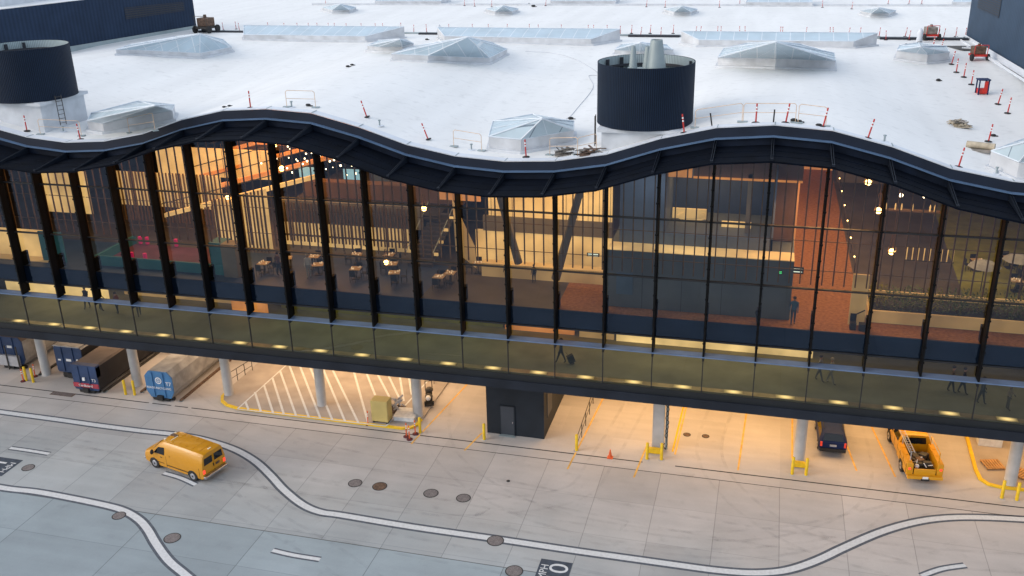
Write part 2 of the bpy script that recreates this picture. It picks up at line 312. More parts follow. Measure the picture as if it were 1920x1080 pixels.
# ------------------------------------------------------------------ mesh builder
class MB:
    def __init__(s): s.v = []; s.f = []; s.m = []
    def add(s, vs, fs, mi=0):
        o = len(s.v); s.v += [tuple(v) for v in vs]; s.f += [tuple(o+i for i in f) for f in fs]; s.m += [mi]*len(fs); return s
    def box(s, x0, x1, y0, y1, z0, z1, mi=0):
        return s.add([(x0,y0,z0),(x1,y0,z0),(x1,y1,z0),(x0,y1,z0),(x0,y0,z1),(x1,y0,z1),(x1,y1,z1),(x0,y1,z1)],
                     [(0,3,2,1),(4,5,6,7),(0,1,5,4),(1,2,6,5),(2,3,7,6),(3,0,4,7)], mi)
    def cbox(s, c, d, rz=0, mi=0, rx=0, ry=0):
        Mx = Matrix.Translation(c) @ Matrix.Rotation(rz, 4, 'Z') @ Matrix.Rotation(ry, 4, 'Y') @ Matrix.Rotation(rx, 4, 'X')
        a, b, e = d[0]/2, d[1]/2, d[2]/2
        vs = [Mx @ Vector(q) for q in [(-a,-b,-e),(a,-b,-e),(a,b,-e),(-a,b,-e),(-a,-b,e),(a,-b,e),(a,b,e),(-a,b,e)]]
        return s.add(vs, [(0,3,2,1),(4,5,6,7),(0,1,5,4),(1,2,6,5),(2,3,7,6),(3,0,4,7)], mi)
    def prism(s, poly, z0, z1, mi=0, top=True, bottom=True):
        n = len(poly); za = z0 if hasattr(z0, '__len__') else [z0]*n; zb = z1 if hasattr(z1, '__len__') else [z1]*n
        vs = [(p[0], p[1], za[i]) for i, p in enumerate(poly)]+[(p[0], p[1], zb[i]) for i, p in enumerate(poly)]
        fs = [(i, (i+1) % n, n+(i+1) % n, n+i) for i in range(n)]
        if top: fs.append(tuple(range(n, 2*n)))
        if bottom: fs.append(tuple(range(n-1, -1, -1)))
        return s.add(vs, fs, mi)
    def cone(s, p0, p1, r0, r1, n=10, mi=0, caps=True):
        p0 = Vector(p0); p1 = Vector(p1); ax = (p1-p0).normalized()
        t = Vector((0,0,1)) if abs(ax.z) < .9 else Vector((1,0,0)); a = ax.cross(t).normalized(); b = ax.cross(a)
        vs = []
        for p, r in ((p0, r0), (p1, r1)):
            for i in range(n):
                an = 2*math.pi*i/n; vs.append(p+(a*math.cos(an)+b*math.sin(an))*r)
        fs = [(i, n+i, n+(i+1) % n, (i+1) % n) for i in range(n)]
        if caps: fs += [tuple(range(n)), tuple(range(2*n-1, n-1, -1))]
        return s.add(vs, fs, mi)
    def tube(s, pts, r, n=6, mi=0):
        for a, b in zip(pts, pts[1:]): s.cone(a, b, r, r, n, mi)
        return s
    def lathe(s, prof, n=24, c=(0,0), mi=0, a0=0, a1=2*math.pi):
        full = abs(a1-a0-2*math.pi) < 1e-6; k = n if full else n+1; vs = []
        for r, z in prof:
            for i in range(k):
                an = a0+(a1-a0)*i/n; vs.append((c[0]+r*math.cos(an), c[1]+r*math.sin(an), z))
        fs = []
        for j in range(len(prof)-1):
            for i in range(n):
                i2 = (i+1) % k; fs.append((j*k+i, j*k+i2, (j+1)*k+i2, (j+1)*k+i))
        return s.add(vs, fs, mi)
    def loft(s, rings, mi=0, caps=True, closed=True):
        n = len(rings[0]); vs = [p for r in rings for p in r]; fs = []
        for j in range(len(rings)-1):
            for i in range(n if closed else n-1):
                i2 = (i+1) % n; fs.append((j*n+i, j*n+i2, (j+1)*n+i2, (j+1)*n+i))
        if caps: fs += [tuple(range(n-1, -1, -1)), tuple((len(rings)-1)*n+i for i in range(n))]
        return s.add(vs, fs, mi)
    def quad(s, *p, mi=0): return s.add(p, [tuple(range(len(p)))], mi)
    def sphere(s, c, r, mi=0, n=10, sq=(1,1,1)):
        vs = []; fs = []; h = n//2
        for j in range(h+1):
            th = math.pi*j/h
            for i in range(n):
                ph = 2*math.pi*i/n; vs.append((c[0]+r*sq[0]*math.sin(th)*math.cos(ph), c[1]+r*sq[1]*math.sin(th)*math.sin(ph), c[2]+r*sq[2]*math.cos(th)))
        for j in range(h):
            for i in range(n): i2 = (i+1) % n; fs.append((j*n+i, (j+1)*n+i, (j+1)*n+i2, j*n+i2))
        return s.add(vs, fs, mi)
    def build(s, name, mats, parent=None, smooth=None, bevel=0, loc=None, rz=None):
        me = bpy.data.meshes.new(name); me.from_pydata(s.v, [], s.f)
        ms = mats if isinstance(mats, (list, tuple)) else [mats]
        for m in ms: me.materials.append(M[m] if isinstance(m, str) else m)
        if len(ms) > 1: me.polygons.foreach_set('material_index', s.m)
        bm = bmesh.new(); bm.from_mesh(me); bmesh.ops.remove_doubles(bm, verts=bm.verts, dist=1e-5) if smooth else None
        bmesh.ops.recalc_face_normals(bm, faces=bm.faces); bm.to_mesh(me); bm.free()
        if smooth:
            me.polygons.foreach_set('use_smooth', [True]*len(me.polygons)); me.set_sharp_from_angle(angle=R(smooth))
        me.update(); o = bpy.data.objects.new(name, me); C.objects.link(o)
        if parent: o.parent = parent
        if loc is not None: o.location = loc
        if rz is not None: o.rotation_euler[2] = rz
        if bevel:
            b = o.modifiers.new('bevel', 'BEVEL'); b.width = bevel; b.segments = 2; b.limit_method = 'ANGLE'; b.angle_limit = R(40)
        return o

def tag(o, label=None, cat=None, group=None, kind=None):
    if label: o['label'] = label
    if cat: o['category'] = cat
    if group: o['group'] = group
    if kind: o['kind'] = kind
    return o
def thing(name, label, cat, loc=(0,0,0), rz=0, group=None):
    o = bpy.data.objects.new(name, None); C.objects.link(o); o.empty_display_size = .2
    o.location = loc; o.rotation_euler = (0, 0, rz); return tag(o, label, cat, group)
def struct(o): o['kind'] = 'structure'; return o
kids = {}
def dup(root, loc, rz=None, label=None, group=None, rot=None):
    def cp(o, par):
        c = o.copy(); C.objects.link(c)
        if par: c.parent = par
        for ch in list(CH.get(o.name, [])): 
            cc = cp(ch, c)
        return c
    CH = {}
    for o in C.objects:
        if o.parent: CH.setdefault(o.parent.name, []).append(o)
    r = cp(root, None); r.location = loc
    if rot is not None: r.rotation_euler = rot
    elif rz is not None: r.rotation_euler = (0, 0, rz)
    if label: r['label'] = label
    if group: r['group'] = group
    return r
def text(name, s, size, parent, mtl, loc, rot, extrude=.004, align='CENTER', sx=1):
    cu = bpy.data.curves.new(name, 'FONT'); cu.body = s; cu.size = size; cu.extrude = extrude; cu.align_x = align; cu.align_y = 'CENTER'
    cu.materials.append(M[mtl]); o = bpy.data.objects.new(name, cu); C.objects.link(o); o.parent = parent; o.location = loc; o.rotation_euler = rot; o.scale = (sx, 1, 1)
    bpy.context.view_layer.update(); me = bpy.data.meshes.new_from_object(o.evaluated_get(bpy.context.evaluated_depsgraph_get()))
    n_ = o.name; bpy.data.objects.remove(o); o = bpy.data.objects.new(name, me); C.objects.link(o); o.parent = parent; o.location = loc; o.rotation_euler = rot; o.scale = (sx, 1, 1); return o

# ================================================================== GROUND
g = MB(); g.quad((-400,-250,0),(400,-250,0),(400,400,0),(-400,400,0)); struct(g.build('apron_ground', 'concrete'))

def smooth_path(pts, n=6):
    P = [Vector((p.x, p.y)) for p in pts]; out = []
    for i in range(len(P)-1):
        p0 = P[max(0, i-1)]; p1 = P[i]; p2 = P[i+1]; p3 = P[min(len(P)-1, i+2)]
        for k in range(n):
            t = k/n; out.append(.5*((2*p1)+(-p0+p2)*t+(2*p0-5*p1+4*p2-p3)*t*t+(-p0+3*p1-3*p2+p3)*t**3))
    out.append(P[-1]); return out
def ribbon(mb, path, off0, off1, z, mi=0, cut0=0, cut1=0):
    vs = []
    for i, p in enumerate(path):
        a = path[max(0, i-1)]; b = path[min(len(path)-1, i+1)]; d = (b-a).normalized(); nn = Vector((-d.y, d.x))
        vs += [(*(p+nn*off0), z), (*(p+nn*off1), z)]
    mb.add(vs, [(2*i, 2*i+2, 2*i+3, 2*i+1) for i in range(len(path)-1)], mi)
def lane(px, w, bw, label, n=6):
    w *= 1.2; bw *= 1.5
    path = smooth_path([G(*q) for q in px], n)
    a = MB(); ribbon(a, path, -w/2-bw, w/2+bw, .004)
    ribbon(a, path, -w/2, w/2, .008, 1)
    o = a.build('lane_marking', ['linedark', 'linewhite']); struct(o); o['label'] = label
lane([(-160,750),(-60,764),(20,775),(117,788),(187,798),(267,808),(320,813.5),(365,820),(410,832),(447,846),(480,866),(507,891),(533,919),(567,946),(600,960),(640,966),(773,988),(940,1012),(1073,1032),(1180,1047),(1280,1061),(1340,1069),(1400,1074),(1447,1073),(1480,1068),(1513,1058),(1547,1044),(1580,1028),(1647,999),(1707,981),(1763,972),(1827,970),(1920,974),(2050,984),(2300,1012),(2600,1050)], .36, .11, 'long curving white lane line with dark borders crossing the apron')
lane([(-120,890),(0,914),(67,922),(133,934),(200,948),(233,958),(260,974),(277,993),(293,1020),(317,1052),(350,1080),(400,1125)], .36, .11, 'white lane line curling down at the lower left of the apron')
lane([(19,840),(55,845),(92,851)], .22, .08, 'short white dash beside the painted speed sign')
lane([(307,887),(338,896),(367,909)], .22, .08, 'short curved white dash under the side of the yellow van')
lane([(511,1032),(550,1041),(600,1049)], .22, .08, 'short white dash near the bottom of the apron')
lane([(1728,1080),(1765,1067),(1810,1060)], .22, .08, 'short white dash at the lower right of the apron')
# drain slots and strip beside the building
d = MB()
for x0, x1 in [(-75,-50.9),(-50.3,-43.2),(-42.9,-41.3),(-41.0,-39.9),(-39.6,-6.3),(-4.2,40)]: d.quad((x0,.86,.004),(x1,.86,.004),(x1,.97,.004),(x0,.97,.004))
struct(d.build('drain_slot', 'joint'))
e = MB(); e.quad((-75,-.14,.004),(40,-.14,.004),(40,-.08,.004),(-75,-.08,.004)); struct(e.build('pavement_joint', 'joint'))
# faded yellow bay lines
def line_between(name, a, b, w, mtl, z=.006, label=None):
    a = Vector((a[0], a[1])); b = Vector((b[0], b[1])); m_ = MB(); ribbon(m_, [a, b], -w/2, w/2, z); o = struct(m_.build(name, mtl))
    if label: o['label'] = label
    return o
for q in [((-21.9,-.3),(-20.6,10.4)),((-18.1,-.3),(-17.6,2.2)),((-10.9,-1.0),(-10.2,10.4)),((-6.6,-1.0),(-6.3,3)),((-4.35,2.3),(-4.2,10.4)),((-.25,1.3),(0.0,9)),((3.1,3.5),(3.15,9.2)),((7.05,2.9),(6.2,9.0)),((9.35,2.7),(8.4,8.9))]:
    line_between('bay_line', q[0], q[1], .12, 'faded')
line_between('bay_line', (-4.55,2.6), (-4.4,10.4), .13, 'yellow', .01)
# concrete stains
for (px, py, a, b_, rz) in []:
    q = G(px, py); m_ = MB(); pts = [(a*math.cos(t*.7)*(1+.25*math.sin(t*3)), b_*math.sin(t*.7)*(1+.3*math.cos(t*5)), 0) for t in range(9)]; m_.quad(*pts)
    o = m_.build('oil_stain', 'linedark', loc=(q.x, q.y, .005), rz=rz); struct(o)
# tyre marks
def mark_mat():
    m = bpy.data.materials.new('tyre_rubber'); m.use_nodes = True; nt = m.node_tree; nt.nodes.clear(); L = nt.links.new
    out = N(nt,'ShaderNodeOutputMaterial'); tr = N(nt,'ShaderNodeBsdfTransparent'); df = N(nt,'ShaderNodeBsdfDiffuse'); df.inputs[0].default_value = (.12,.115,.12,1)
    tc = N(nt,'ShaderNodeTexCoord'); no = N(nt,'ShaderNodeTexNoise'); no.inputs['Scale'].default_value = 1.3; no.inputs['Detail'].default_value = 6; L(tc.outputs['Object'],no.inputs['Vector'])
    mr = N(nt,'ShaderNodeMapRange'); mr.inputs['From Min'].default_value = .38; mr.inputs['From Max'].default_value = .75; mr.inputs['To Max'].default_value = .13; L(no.outputs['Fac'],mr.inputs['Value'])
    mx = N(nt,'ShaderNodeMixShader'); L(mr.outputs[0],mx.inputs[0]); L(tr.outputs[0],mx.inputs[1]); L(df.outputs[0],mx.inputs[2]); L(mx.outputs[0],out.inputs[0]); return m
M['tyre'] = mark_mat()
for pts in ([(-80,812),(150,850),(330,905),(470,960),(600,1030),(700,1100)],[(430,870),(520,960),(700,1010),(960,1060),(1150,1100)],[(300,700),(420,790),(620,850),(900,905),(1300,985),(1700,1040),(2000,1060)],[(840,720),(820,790),(850,870),(1000,960),(1250,1010),(1500,1000),(1800,935),(2000,925)],[(1350,770),(1330,850),(1380,930),(1500,1010),(1700,1070)],[(1640,800),(1660,900),(1600,980),(1400,1030),(1100,1000),(700,930),(300,870),(-50,830)],[(1190,760),(1130,860),(1060,930),(800,950),(500,900),(100,830)]):
    for off in (-.8, .8):
        path = smooth_path([G(*q) for q in pts], 6); m_ = MB(); ribbon(m_, path, off-.11, off+.11, .0025); struct(m_.build('tyre_mark', 'tyre'))
for (px, py, a, b_, rz) in [(903,960,.7,.16,1.0),(904,961,.6,.13,1.0),(903,962,.5,.12,1.0),(885,915,.5,.05,1.2),(1775,1020,.35,.08,.8),(1345,1010,.3,.2,0),(605,855,.12,.08,0),(1460,985,.25,.1,.3),(1170,985,.6,.12,1.3),(540,760,.6,.3,.2),(1290,890,.4,.3,.4),(1000,740,.5,.3,0)]:
    q = G(px, py); rr_ = random.Random(px); m_ = MB(); m_.quad(*[(a*math.cos(t*.52)*(.7+.6*rr_.random()), b_*math.sin(t*.52)*(.7+.6*rr_.random()), 0) for t in range(12)]); struct(m_.build('oil_stain', 'tyre', loc=(q.x, q.y, .006), rz=rz))
# manholes
def manhole(px, py, r, mtl, label):
    q = G(px, py); t = thing('manhole_cover', label, 'manhole', (q.x, q.y, 0), 0, 'round iron covers in the apron')
    a = MB(); a.lathe([(r, .003), (r, .012), (r-.06, .014)], 28, mi=0); a.build('frame', 'joint', t)
    a = MB(); n = 28; a.add([(0,0,.016)]+[((r-.06)*math.cos(2*math.pi*i/n), (r-.06)*math.sin(2*math.pi*i/n), .014) for i in range(n)], [(0, 1+i, 1+(i+1) % n) for i in range(n)])
    for i in range(-4, 5):
        h = math.sqrt(max(0, (r-.1)**2-(i*.11)**2)); a.cbox((0, i*.11, .018), (2*h*.95, .03, .008))
    a.build('cover', mtl, t)
for (px, py, r, mt, lb) in [(53,877,.42,'manhole','iron manhole cover beside the painted speed sign at the left'),(223,967,.42,'manhole','iron manhole cover half under the curling lane line'),
    (323,1009,.5,'manhole','iron manhole cover right of the curling lane line'),(666,906,.46,'manhole','leftmost manhole cover of the four in a row'),(712,912,.48,'rust','brown rusty manhole cover, darkest of the four in a row'),
    (808,925,.48,'manhole','brown grey manhole cover, third in the row of four'),(869,934,.46,'manhole','rightmost manhole cover in the row of four'),(929,1014,.5,'manhole','iron manhole cover crossed by the long lane line'),
    (964,1071,.5,'manhole','large manhole cover left of the second painted speed sign'),(1288,815,.26,'rust','rusty cover under the building left of the yellow line'),(1323,818,.26,'rust','rusty cover under the building lying on the yellow line'),
    (953,902,.12,'joint','tiny dark drain cap alone in the middle of the apron'),(1330,1089,.3,'joint','small cover at the bottom edge')][:12]:
    manhole(px, py, r, mt, lb)
# trench grate
a = thing('drain_grate', 'rusty brown drain grate in front of the open compactor container', 'grate', (G(118,739).x, G(118,739).y, 0))
m_ = MB(); m_.cbox((0,0,.006), (2.0,.55,.012)); m_.build('grate_frame', 'rust', a)
m_ = MB(); [m_.cbox((-.85+i*.1,0,.016), (.05,.5,.01)) for i in range(18)]; m_.build('bars', 'manhole', a)
# painted speed signs
def speed_sign(x0, x1, y0, y1, flip, label):
    cx, cy = (x0+x1)/2, (y0+y1)/2; t = thing('painted_speed_sign', label, 'road sign', (cx, cy, 0)); w, h = x1-x0, y1-y0
    m_ = MB(); m_.quad((-w/2,-h/2,.006),(w/2,-h/2,.006),(w/2,h/2,.006),(-w/2,h/2,.006)); m_.build('background', 'slate', t)
    r = R(90) if not flip else R(-90); s = 1 if not flip else -1
    text('lettering', 'MPH', .62, t, 'linewhite', (-s*w*.30, 0, .010), (0,0,r), .001)
    text('number', '10', 1.5, t, 'linewhite', (s*w*.16, 0, .010), (0,0,r), .001, sx=1.15)
speed_sign(-10.45, -8.66, -12.35, -10.23, False, 'dark painted panel reading 10 MPH at the bottom of the apron')
speed_sign(-48.9, -46.75, -10.05, -8.05, True, 'dark painted panel reading 10 MPH at the left edge of the apron')

# raised island with hatch and yellow kerb
isl = [(-38.35,3.6),(-38.3,2.9),(-37.9,2.2),(-37.2,1.7),(-36.1,1.42),(-33,1.38),(-24.5,1.35),(-23.2,1.36),(-22.6,1.6),(-22.3,2.1),(-22.25,2.9),(-22.25,15.9),(-38.35,15.9)]
t = thing('kerbed_island', 'raised hatched island with yellow kerb under the building', 'island', (0,0,0))
m_ = MB(); m_.prism([(x, y) for x, y in isl], 0.0, .13); m_.build('slab', mat('island_concrete', (.36,.32,.29), .8, 0, .15, .7), t)
m_ = MB(); P = [Vector(q) for q in isl[:11]]; ribbon(m_, P, -.02, .2, .136)
vs = []
for i, p in enumerate(P):
    a_ = P[max(0,i-1)]; b_ = P[min(len(P)-1,i+1)]; dd = (b_-a_).normalized(); nn = Vector((-dd.y, dd.x)); q = p-nn*.02; vs += [(q.x,q.y,.004),(q.x,q.y,.136)]
m_.add(vs, [(2*i,2*i+2,2*i+3,2*i+1) for i in range(len(P)-1)]); m_.build('yellow_kerb', 'yellow', t)
m_ = MB(); zz = .137
bl = Vector((-36.1,1.75)); tl = Vector((-36.9,12)); br = Vector((-24.6,1.65)); tr = Vector((-24.0,12))
hl = G(445,767,.13); hr = G(724,799,.13); htop = G(541,681,.13)
ribbon(m_, [Vector((hl.x,hl.y)), Vector((htop.x,htop.y))+ (Vector((htop.x,htop.y))-Vector((hl.x,hl.y)))*.6], -.06, .06, zz)
ribbon(m_, [Vector((hl.x,hl.y)), Vector((hr.x,hr.y))], -.06, .06, zz)
rr = G(783,735,.13); ribbon(m_, [Vector((hr.x,hr.y)), Vector((rr.x,rr.y))+(Vector((rr.x,rr.y))-Vector((hr.x,hr.y)))*.8], -.06, .06, zz+.001)
for (xb, yb, xt, yt) in [(466,768,460,753),(489,771,478,735),(512,774,495,722),(532,776,511,709),(555,779,525,695),(579,782,541,681),(601,785,561,683),(623,787,580,686),(647,790,605,690),(672,793,622,690),(690,792,663,695),(714,768,687,699),(733,750,708,702),(748,745,729,706),(757,752,750,708),(772,740,767,709)]:
    b0 = G(xb,yb,.13); t0 = G(xt,yt,.13); a0 = Vector((b0.x,b0.y)); a1 = Vector((t0.x,t0.y)); ribbon(m_, [a0, a1], -.08, .08, zz+.002)
m_.build('hatching', 'linewhite', t)

# second kerb island right
t = thing('kerbed_island', 'raised island with yellow kerb around the rightmost column', 'island', (0,0,0))
i2 = [(14.35,9.2),(14.2,4.6),(14.3,3.5),(14.7,2.95),(15.4,2.75),(24,2.75),(24,9.2)]
m_ = MB(); m_.prism(i2, 0, .13); m_.build('slab', mat('island_concrete_b', (.36,.31,.27), .8, 0, .15, .7), t)
m_ = MB(); P = [Vector(q) for q in i2[:6]]; ribbon(m_, P, -.02, .2, .136); vs = []
for i, p in enumerate(P):
    a_ = P[max(0,i-1)]; b_ = P[min(len(P)-1,i+1)]; dd = (b_-a_).normalized(); nn = Vector((-dd.y, dd.x)); q = p-nn*.02; vs += [(q.x,q.y,.004),(q.x,q.y,.136)]
m_.add(vs, [(2*i,2*i+2,2*i+3,2*i+1) for i in range(len(P)-1)]); m_.build('yellow_kerb', 'yellow', t)
# small walls behind the bays
t = thing('bay_wall', 'wall with yellow kerb closing the parking bays under the building', 'wall')
m_ = MB(); m_.box(-13,30,9.3,9.45,0,.32); m_.build('yellow_kerb', 'yellow', t)
m_ = MB(); m_.box(-22.0,30,10.4,10.7,0,4.9); m_.build('wall_panel', 'cream2', t)
t = thing('loading_wall', 'dim back wall behind the waste containers under the building', 'wall')
m_ = MB(); m_.box(-80,-22.3,16.2,16.5,0,4.9); m_.build('wall_panel', 'in_dark', t)
t = thing('container_divider_wall', 'pale stub wall between the dark open container and the blue one', 'wall')
m_ = MB(); m_.box(-46.3,-45.0,8.5,9.0,0,4.9); m_.build('wall_panel', 'palegrey', t)

# ================================================================== TERMINAL BUILDING
T = thing('terminal_building', 'airport terminal with wavy white roof and long dark glass front', 'building', (0,0,0))
ML, MR_ = -6, 27
def wave_strip(name, prof, mtl, z_of, lo=ML, hi=MR_, mats=None, mis=None, parent=T):
    """sweep a profile [(Y, dz)] along the modules, z following z_of(m)"""
    m_ = MB(); rows = [[(MX(m), y, z_of(m)+dz) for (y, dz) in prof] for m in range(lo, hi+1)]
    for a_, b_ in zip(rows, rows[1:]):
        for k in range(len(prof)-1):
            m_.add([a_[k], b_[k], b_[k+1], a_[k+1]], [(0,1,2,3)], (mis[k] if mis else 0))
    return m_.build(name, mats or mtl, parent)
zf = lambda m: ZT[m]
# roof membrane: grid
m_ = MB(); ys = [.95, 3, 6, 10, 14, 18, 23, 28, 34, 41, 60, 90, 130]
xs = [-140, -110, -85] + [MX(m) for m in range(-7, 31)] + [60, 90]
idx = {}
vs = []
for i, x in enumerate(xs):
    for j, y in enumerate(ys): idx[i, j] = len(vs); vs.append((x, y, roofz(x, y)))
m_.add(vs, [(idx[i,j], idx[i+1,j], idx[i+1,j+1], idx[i,j+1]) for i in range(len(xs)-1) for j in range(len(ys)-1)])
m_.build('roof', 'roof', T, smooth=60)
wave_strip('coping', [(.28,.0),(.28,.06),(.93,.06),(.95,-.03)], 'coping', zf)
wave_strip('fascia', [(.27,.0),(.22,-.52)], 'fascia', zf)
wave_strip('drip_ledge', [(.22,-.52),(.02,-.54),(.02,-.60),(.24,-.60)], 'ledge', zf)
wave_strip('recess_panel', [(.24,-.60),(.24,-1.04)], 'panel', zf)
wave_strip('canopy', [(.24,-1.04),(-1.0,-1.05),(-1.02,-1.09),(-2.0,-1.09),(-2.02,-1.12),(-3.1,-1.12),(-3.1,-1.22),(.24,-1.3)], 'canopy', zf)
# coping joints
m_ = MB()
for m in range(ML, MR_+1): m_.cbox((MX(m)+.05,.6,ZT[m]+.065), (.05,.68,.02), rz=.0)
m_.build('coping_joint', 'galv', T)
for m in range(ML, MR_+1):
    x = MX(m); z = ZT[m]; b_ = MB()
    for s in (-.05, .05):
        b_.add([(x+s-.015,.22,z-.62),(x+s-.015,-3.05,z-1.07),(x+s-.015,.22,z-1.03),(x+s+.015,.22,z-.62),(x+s+.015,-3.05,z-1.07),(x+s+.015,.22,z-1.03)],[(0,1,2),(3,5,4),(0,3,4,1),(1,4,5,2),(0,2,5,3)])
    b_.cbox((x,-2.95,z-1.08),(.16,.12,.14)); b_.build('bracket', 'bracket', T)

ZS, ZF, ZL, ZB = 8.37, 10.4, 6.0, 4.95          # sill, concourse floor, lower floor, soffit
Z1, Z2 = 13.05, 16.72                            # transoms
# windows, one per module: pane > spandrel, transoms, rod screen
for m in range(ML, MR_):
    x0, x1 = MX(m)+.06, MX(m+1)-.06; za, zb = ZT[m]-1.25, ZT[m+1]-1.25
    t1_, t2_ = random.uniform(-.03,.03), random.uniform(-.02,.02); p_ = MB(); p_.quad((x0,.6,ZS+.03),(x1,.6+t2_,ZS+.03),(x1,.6+t1_+t2_,zb),(x0,.6+t1_,za)); w = p_.build('window', 'glass', T)
    s_ = MB(); s_.box(x0,x1,.66,.72,9.2,ZF+.02); s_.build('spandrel', 'spandrel', w)
    for zc in (Z1, Z2, 9.2): q_ = MB(); q_.box(x0-.03,x1+.03,.52,.68,zc-.045,zc+.045); q_.build('transom', 'transom', w)
    # hanging rods behind the pane
    r_ = MB()
    for k in range(5):
        f = (k+.5)/5; xx = MX(m)+MOD*f; zt_ = za*(1-f)+zb*f
        lo = Z1+.05
        r_.box(xx-.035,xx+.035,1.15,1.24,lo,zt_)
    for zc in (Z1+.95, Z2-.95): r_.box(x0,x1,1.12,1.15,zc-.02,zc+.02)
    r_.build('rod_screen', 'rod', w)
    # lower pane
    t1_ = random.uniform(-.012,.012); p_ = MB(); p_.quad((MX(m)+.015,.02,ZL-.02),(MX(m+1)-.015,.02+t1_,ZL-.02),(MX(m+1)-.015,.02,ZS-.04),(MX(m)+.015,.02-t1_,ZS-.04)); p_.build('lower_window', 'glass_low', T)
for m in range(ML, MR_+1):
    x = MX(m); f_ = MB(); d_ = .0
    f_.box(x-.055,x+.055,.0,.62,8.1,ZT[m]-1.24)
    f_.box(x-.07,x+.07,.62,.80,8.45,ZT[m]-1.3)
    f_.box(x-.10,x+.10,.80,1.35,9.15,11.4)
    # little clips up the fin
    for k in range(12):
        zc = 9.3+k*.95
        if zc < ZT[m]-1.7: f_.cbox((x,-.02,zc),(.17,.06,.10))
    f_.build('fin', 'fin', T)
for m in range(ML, MR_+1): m_ = MB(); m_.box(MX(m)-.03,MX(m)+.03,-.02,.06,ZL,ZS-.04); m_.build('mullion_strip', 'transom', T)
m_ = MB(); m_.box(MX(ML),MX(MR_),-.03,.66,ZS-.04,ZS+.03); m_.build('sill', 'sill', T)
m_ = MB(); m_.box(MX(ML),MX(MR_),-.03,.35,5.55,ZL-.03); m_.build('beam_upper', 'beam_dark', T)
m_ = MB(); m_.box(MX(ML),MX(MR_),-.16,.35,ZB,5.55); m_.build('beam', 'beam', T)
m_ = MB(); m_.box(MX(ML),MX(MR_),.35,40,ZB,5.2); m_.build('soffit', 'soffit', T)
m_ = MB(); m_.box(MX(ML),MX(MR_),.06,8.6,5.7,ZL-.01); m_.build('lower_floor', 'in_low', T)
m_ = MB(); m_.box(MX(ML),MX(MR_),.12,.62,ZL,ZL+.05); m_.build('floor_trough', 'strip', T)
m_ = MB(); m_.box(MX(ML),MX(MR_),.75,42,10.0,ZF); m_.build('upper_floor', 'in_floor', T)
m_ = MB(); m_.box(MX(ML),MX(MR_),42,42.3,5,20.8); m_.box(MX(ML)-.3,MX(ML),.3,42,5,19.5); m_.box(MX(MR_),MX(MR_)+.3,.3,42,5,19.5); m_.build('inner_wall', 'in_dark', T)
m_ = MB(); m_.box(-140,60,46,60,15,21.2); m_.build('rear_block', 'in_dark', T)
# corridor back wall
def part(name, mtl, boxes, parent=T, **kw):
    m_ = MB(); [m_.box(*b) for b in boxes]; return m_.build(name, mtl, parent, **kw)
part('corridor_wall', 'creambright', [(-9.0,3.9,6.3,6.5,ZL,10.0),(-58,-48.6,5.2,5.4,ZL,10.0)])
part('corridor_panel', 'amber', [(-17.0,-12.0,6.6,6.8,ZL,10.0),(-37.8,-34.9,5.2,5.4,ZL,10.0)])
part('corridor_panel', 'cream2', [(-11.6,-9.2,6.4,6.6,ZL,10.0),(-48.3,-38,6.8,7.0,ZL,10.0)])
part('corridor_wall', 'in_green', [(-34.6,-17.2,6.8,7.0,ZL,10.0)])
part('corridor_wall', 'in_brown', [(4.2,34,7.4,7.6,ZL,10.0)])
# columns
colx = [-54.16-7.6, -54.16,-45.8,-37.86,-30.2,-22.7,3.5,16.0,23.6]
for x in colx:
    m_ = MB(); m_.lathe([(.40,0),(.36,.05),(.36,ZB)], 20, mi=0); o = m_.build('column', 'column', T, smooth=50, loc=(x, 3.3, .0))
for x, y in [(-38.2,9.3),(-30.1,9.3),(-22.8,9.6),(-45.8,9.6),(-53.6,9.6)]:
    m_ = MB(); m_.lathe([(.36,0),(.36,ZB)], 16); m_.build('column', 'column', T, smooth=50, loc=(x, y, .0))
m_ = MB(); m_.box(-.34,.34,-.22,.22,0,ZB); m_.box(-.44,-.34,-.1,.1,0,ZB); m_.build('column', 'column', T, loc=(-5.5,2.9,0))

